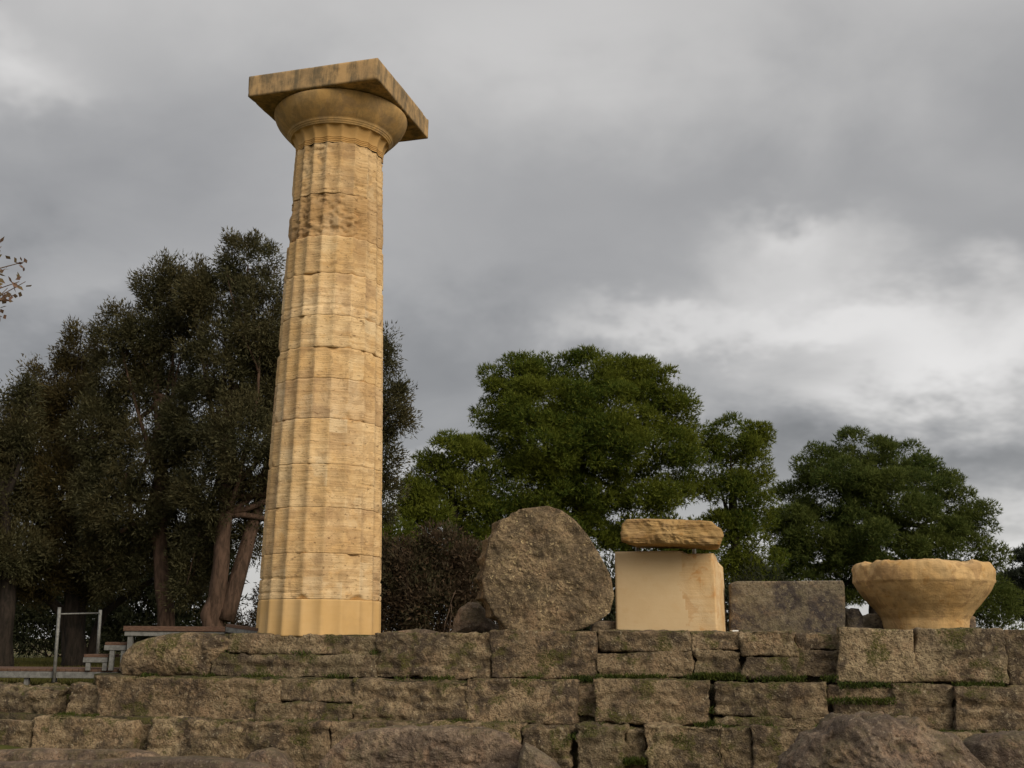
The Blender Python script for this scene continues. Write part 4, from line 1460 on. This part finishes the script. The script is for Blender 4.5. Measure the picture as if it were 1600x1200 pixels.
def make_bush(name, label, Y, base_px, lobes, leafm, twigm, group=None, kind='olive', stems=14, **kw):
    bx = unproj(base_px, 1000, Y)
    gz = float(ground_z(bx.x, Y))
    root = empty(name, (bx.x, Y, gz), label, 'bush', group)
    LW = lobes_world(lobes, Y)
    bag = Bag()
    for i in range(stems):
        c, r = LW[i % len(LW)]
        e = c + unit(1)[0] * r * np.array([1, 1, .6]) + np.array([0, 0, r[2] * .4])
        s0 = np.array([bx.x + RNG.normal(0, .5), Y + RNG.normal(0, .3), gz - .05])
        p, rr = limb(s0, e, .035, .008, sag=-.05)
        bag.put(*tube(p, rr, 5))
    v, f = bag.arrays()
    add('stems', v, f, M[twigm], root)
    v, f = (crown_olive if kind == 'olive' else crown_pine)(LW, **kw)
    add('foliage', v, f, M[leafm], root, smooth=False)


make_bush('leafy_bush', 'reddish brown twiggy bush between the tall column and the fallen drum', 30.0, 680,
          [(640, 900, 50, 50, 0), (700, 880, 60, 50, .3), (740, 900, 40, 50, 0), (620, 950, 50, 46, 0), (680, 950, 70, 50, -.3), (750, 960, 40, 40, 0), (600, 890, 30, 40, .5)],
          'bush_red', 'twig', stems=40, clump=.3, per=80, leaf=(.11, .05), density=1.3)
make_bush('leafy_bush', 'low bright green bush behind the reddish twiggy bush beside the column', 40.0, 610,
          [(610, 850, 34, 26, 0), (590, 880, 40, 40, 0), (640, 880, 30, 30, 0), (560, 900, 50, 60, 0)], 'pine', 'twig', kind='pine', density=1.0)
make_bush('leafy_bush', 'reddish low bush glimpsed between the forked trunk and the column', 38.0, 390,
          [(390, 975, 30, 22, 0), (430, 970, 40, 26, 0), (370, 985, 26, 14, 0), (425, 930, 30, 30, .4)], 'bush_red', 'twig', clump=.28, per=40)
make_bush('leafy_bush', 'dark bush behind the single straight trunk', 48.0, 230,
          [(190, 930, 60, 46, 0), (260, 930, 60, 50, 0), (320, 930, 50, 50, .3), (230, 880, 60, 40, 0), (300, 880, 50, 50, 0), (220, 975, 70, 30, 0), (300, 985, 60, 24, 0), (340, 900, 30, 60, .4)], 'shrub_dark', 'bark_dark', per=34, leaf=(.22, .08), clump=.45,
          group='dark bushes behind the olive trees')
make_bush('leafy_bush', 'dark bush behind the rail frame and the many-stemmed trunk', 56.0, 100,
          [(60, 940, 60, 40, 0), (130, 950, 60, 40, 0), (0, 930, 60, 50, 0), (-60, 940, 50, 50, 0), (90, 900, 90, 40, .5), (30, 965, 60, 26, 0), (150, 970, 50, 26, 0), (-30, 1000, 60, 26, 0), (60, 998, 60, 24, 0), (140, 1000, 60, 24, 0), (210, 1000, 50, 24, 0)], 'shrub_dark', 'bark_dark', per=34, leaf=(.22, .08), clump=.5,
          group='dark bushes behind the olive trees')


for lab, px, wpx in [('low dark bush close behind the fallen drum', 850, 90), ('low dark bush between the fallen drum and the pale pedestal', 965, 60),
                     ('low dark bush behind the pale pedestal', 1060, 80), ('low dark bush behind the grey upright block', 1190, 60)]:
    make_bush('leafy_bush', lab, 41.0, px, [(px - wpx * .5, 950, wpx * .6, 40, 0), (px + wpx * .4, 955, wpx * .6, 40, .3), (px, 925, wpx * .7, 36, 0), (px, 985, wpx, 26, 0)],
              'shrub_dark', 'bark_dark', per=34, leaf=(.18, .07), clump=.42, group='low bushes behind the platform')


# autumn tree standing outside the left edge, one branch reaching into the picture
def build_autumn():
    Y = 14.0
    x0 = -9.0
    gz = float(ground_z(x0, Y))
    root = empty('autumn_tree', (x0, Y, gz), 'nearly bare autumn tree with sprays of pinkish brown leaves against the sky', 'tree')
    bag = Bag()
    tr = resample_open(np.array([(x0, Y, gz - .1), (x0 + .1, Y, 2.2), (x0 - .1, Y + .1, 4.5), (x0, Y, 7.2)]), 14)
    bag.put(*tube(tr, np.linspace(.2, .05, 14), 10))
    C, D = [], []
    tips = [(2, 385), (8, 420), (30, 440), (42, 408), (25, 462), (3, 495), (12, 450), (-20, 400), (-40, 470), (-70, 420), (-30, 350), (-100, 330), (-120, 520), (40, 440)]
    for i, (px, py) in enumerate(tips):
        e = np.array(unproj(px, py, Y + RNG.normal(0, .25)))
        p, rr = limb(tr[7 + i % 6], e, .04, .005, sag=-.02, wig=.05)
        bag.put(*tube(p, rr, 5))
        n = 20
        t = RNG.uniform(.80, 1.0, n) * 8
        k = np.clip(t.astype(int), 0, 7)
        C.append(p[k] + (p[k + 1] - p[k]) * (t - k)[:, None] + RNG.normal(0, .06, (n, 3)))
        d = unit(n) + np.array([0, 0, -.3])
        D.append(d / np.linalg.norm(d, axis=1)[:, None])
    for i in range(12):
        a = RNG.uniform(0, 6.28)
        e = tr[-1] + np.array([math.cos(a) * 1.6 - 1.0, math.sin(a) * 1.6, RNG.uniform(-1.5, 1.4)])
        p, rr = limb(tr[6 + i % 7], e, .04, .006, sag=-.02)
        bag.put(*tube(p, rr, 5))
        n = 30
        C.append(p[RNG.integers(4, 9, n)] + RNG.normal(0, .15, (n, 3)))
        d = unit(n)
        D.append(d)
    v, f = bag.arrays()
    add('trunk', v, f, M['twig'], root)
    v, f = leaf_cards(np.concatenate(C), np.concatenate(D), .10, .06)
    add('crown', v, f, M['autumn'], root, smooth=False)


build_autumn()


# ------------------------------------------------------------------ moss and grass in the joints of the platform, lawn blades
def build_moss():
    Cs = []
    # (px0, px1, py, course, setback, amount)
    strips = [(190, 330, 1057, 1, -.22, 1.0), (330, 600, 1058, 1, -.12, .6), (600, 930, 1061, 1, -.16, .8), (930, 1160, 1059, 1, -.10, 1.3), (1160, 1310, 1061, 1, -.12, .9),
              (1310, 1600, 1071, 1, -.26, .9), (85, 150, 1122, 2, -.15, 1.8), (150, 400, 1128, 2, -.16, .7), (400, 730, 1130, 2, -.16, .9), (730, 930, 1133, 2, -.14, 1.0),
              (930, 1110, 1134, 2, -.16, 1.0), (1110, 1300, 1138, 2, -.16, .9), (1300, 1600, 1148, 2, -.12, 1.2),
              (640, 725, 1130, 2, -.14, 1.2), (895, 935, 1122, 2, .02, 1.5), (1105, 1117, 1110, 2, .06, 1.2), (1290, 1400, 1096, 2, .03, 1.2), (355, 590, 1021, 1, -.06, .35),
              (86, 112, 1118, 2, .0, 2.0), (1105, 1117, 1132, 2, .0, 2.0), (890, 902, 1150, 3, .02, 1.2), (972, 1010, 1190, 3, .0, 1.6), (1085, 1155, 1057, 1, -.12, 1.6)]
    for x0, x1, py, c, sb, am in strips:
        a, b = np.array(on_plane(x0, py, COURSE_Y[c] + sb)), np.array(on_plane(x1, py, COURSE_Y[c] + sb))
        L = np.linalg.norm(b - a)
        n = int(L * 950 * am)
        t = RNG.uniform(0, 1, n)
        p = a + (b - a) * t[:, None]
        keep = perlin(p * np.array([2.3, 2.3, 2.3]) + 4.4) + RNG.normal(0, .12, n) > (.10 if am < 1.2 else -.2)
        p = p[keep]
        p += np.array(NV) * RNG.uniform(-.18, .08, len(p))[:, None]
        p[:, 2] += RNG.uniform(-.05, .03, len(p))
        Cs.append(p)
    C = np.concatenate(Cs)
    D = unit(len(C)) * .7 + np.array([0, -.15, .8])
    D /= np.linalg.norm(D, axis=1)[:, None]
    v, f = leaf_cards(C, D, .055, .02, tri=True, lvar=.6)
    o = add('moss', v, f, M['moss'], smooth=False)
    tag(o, 'green moss and small weeds growing in the joints between the platform blocks', 'moss', kind='stuff')
    n = 60000
    x = RNG.uniform(-22, -6, n)
    y = 23 + 34 * RNG.uniform(0, 1, n) ** 1.3
    C = np.stack([x, y, ground_z(x, y)], 1)
    D = unit(n) * .5 + np.array([0, 0, 1.0])
    D /= np.linalg.norm(D, axis=1)[:, None]
    v, f = leaf_cards(C, D, .14, .03, tri=True)
    o = add('grass', v, f, M['grass'], smooth=False)
    tag(o, 'yellowish green lawn grass under the dark trees', 'grass', kind='stuff')


build_moss()
scene.render.resolution_x, scene.render.resolution_y = 1024, 768
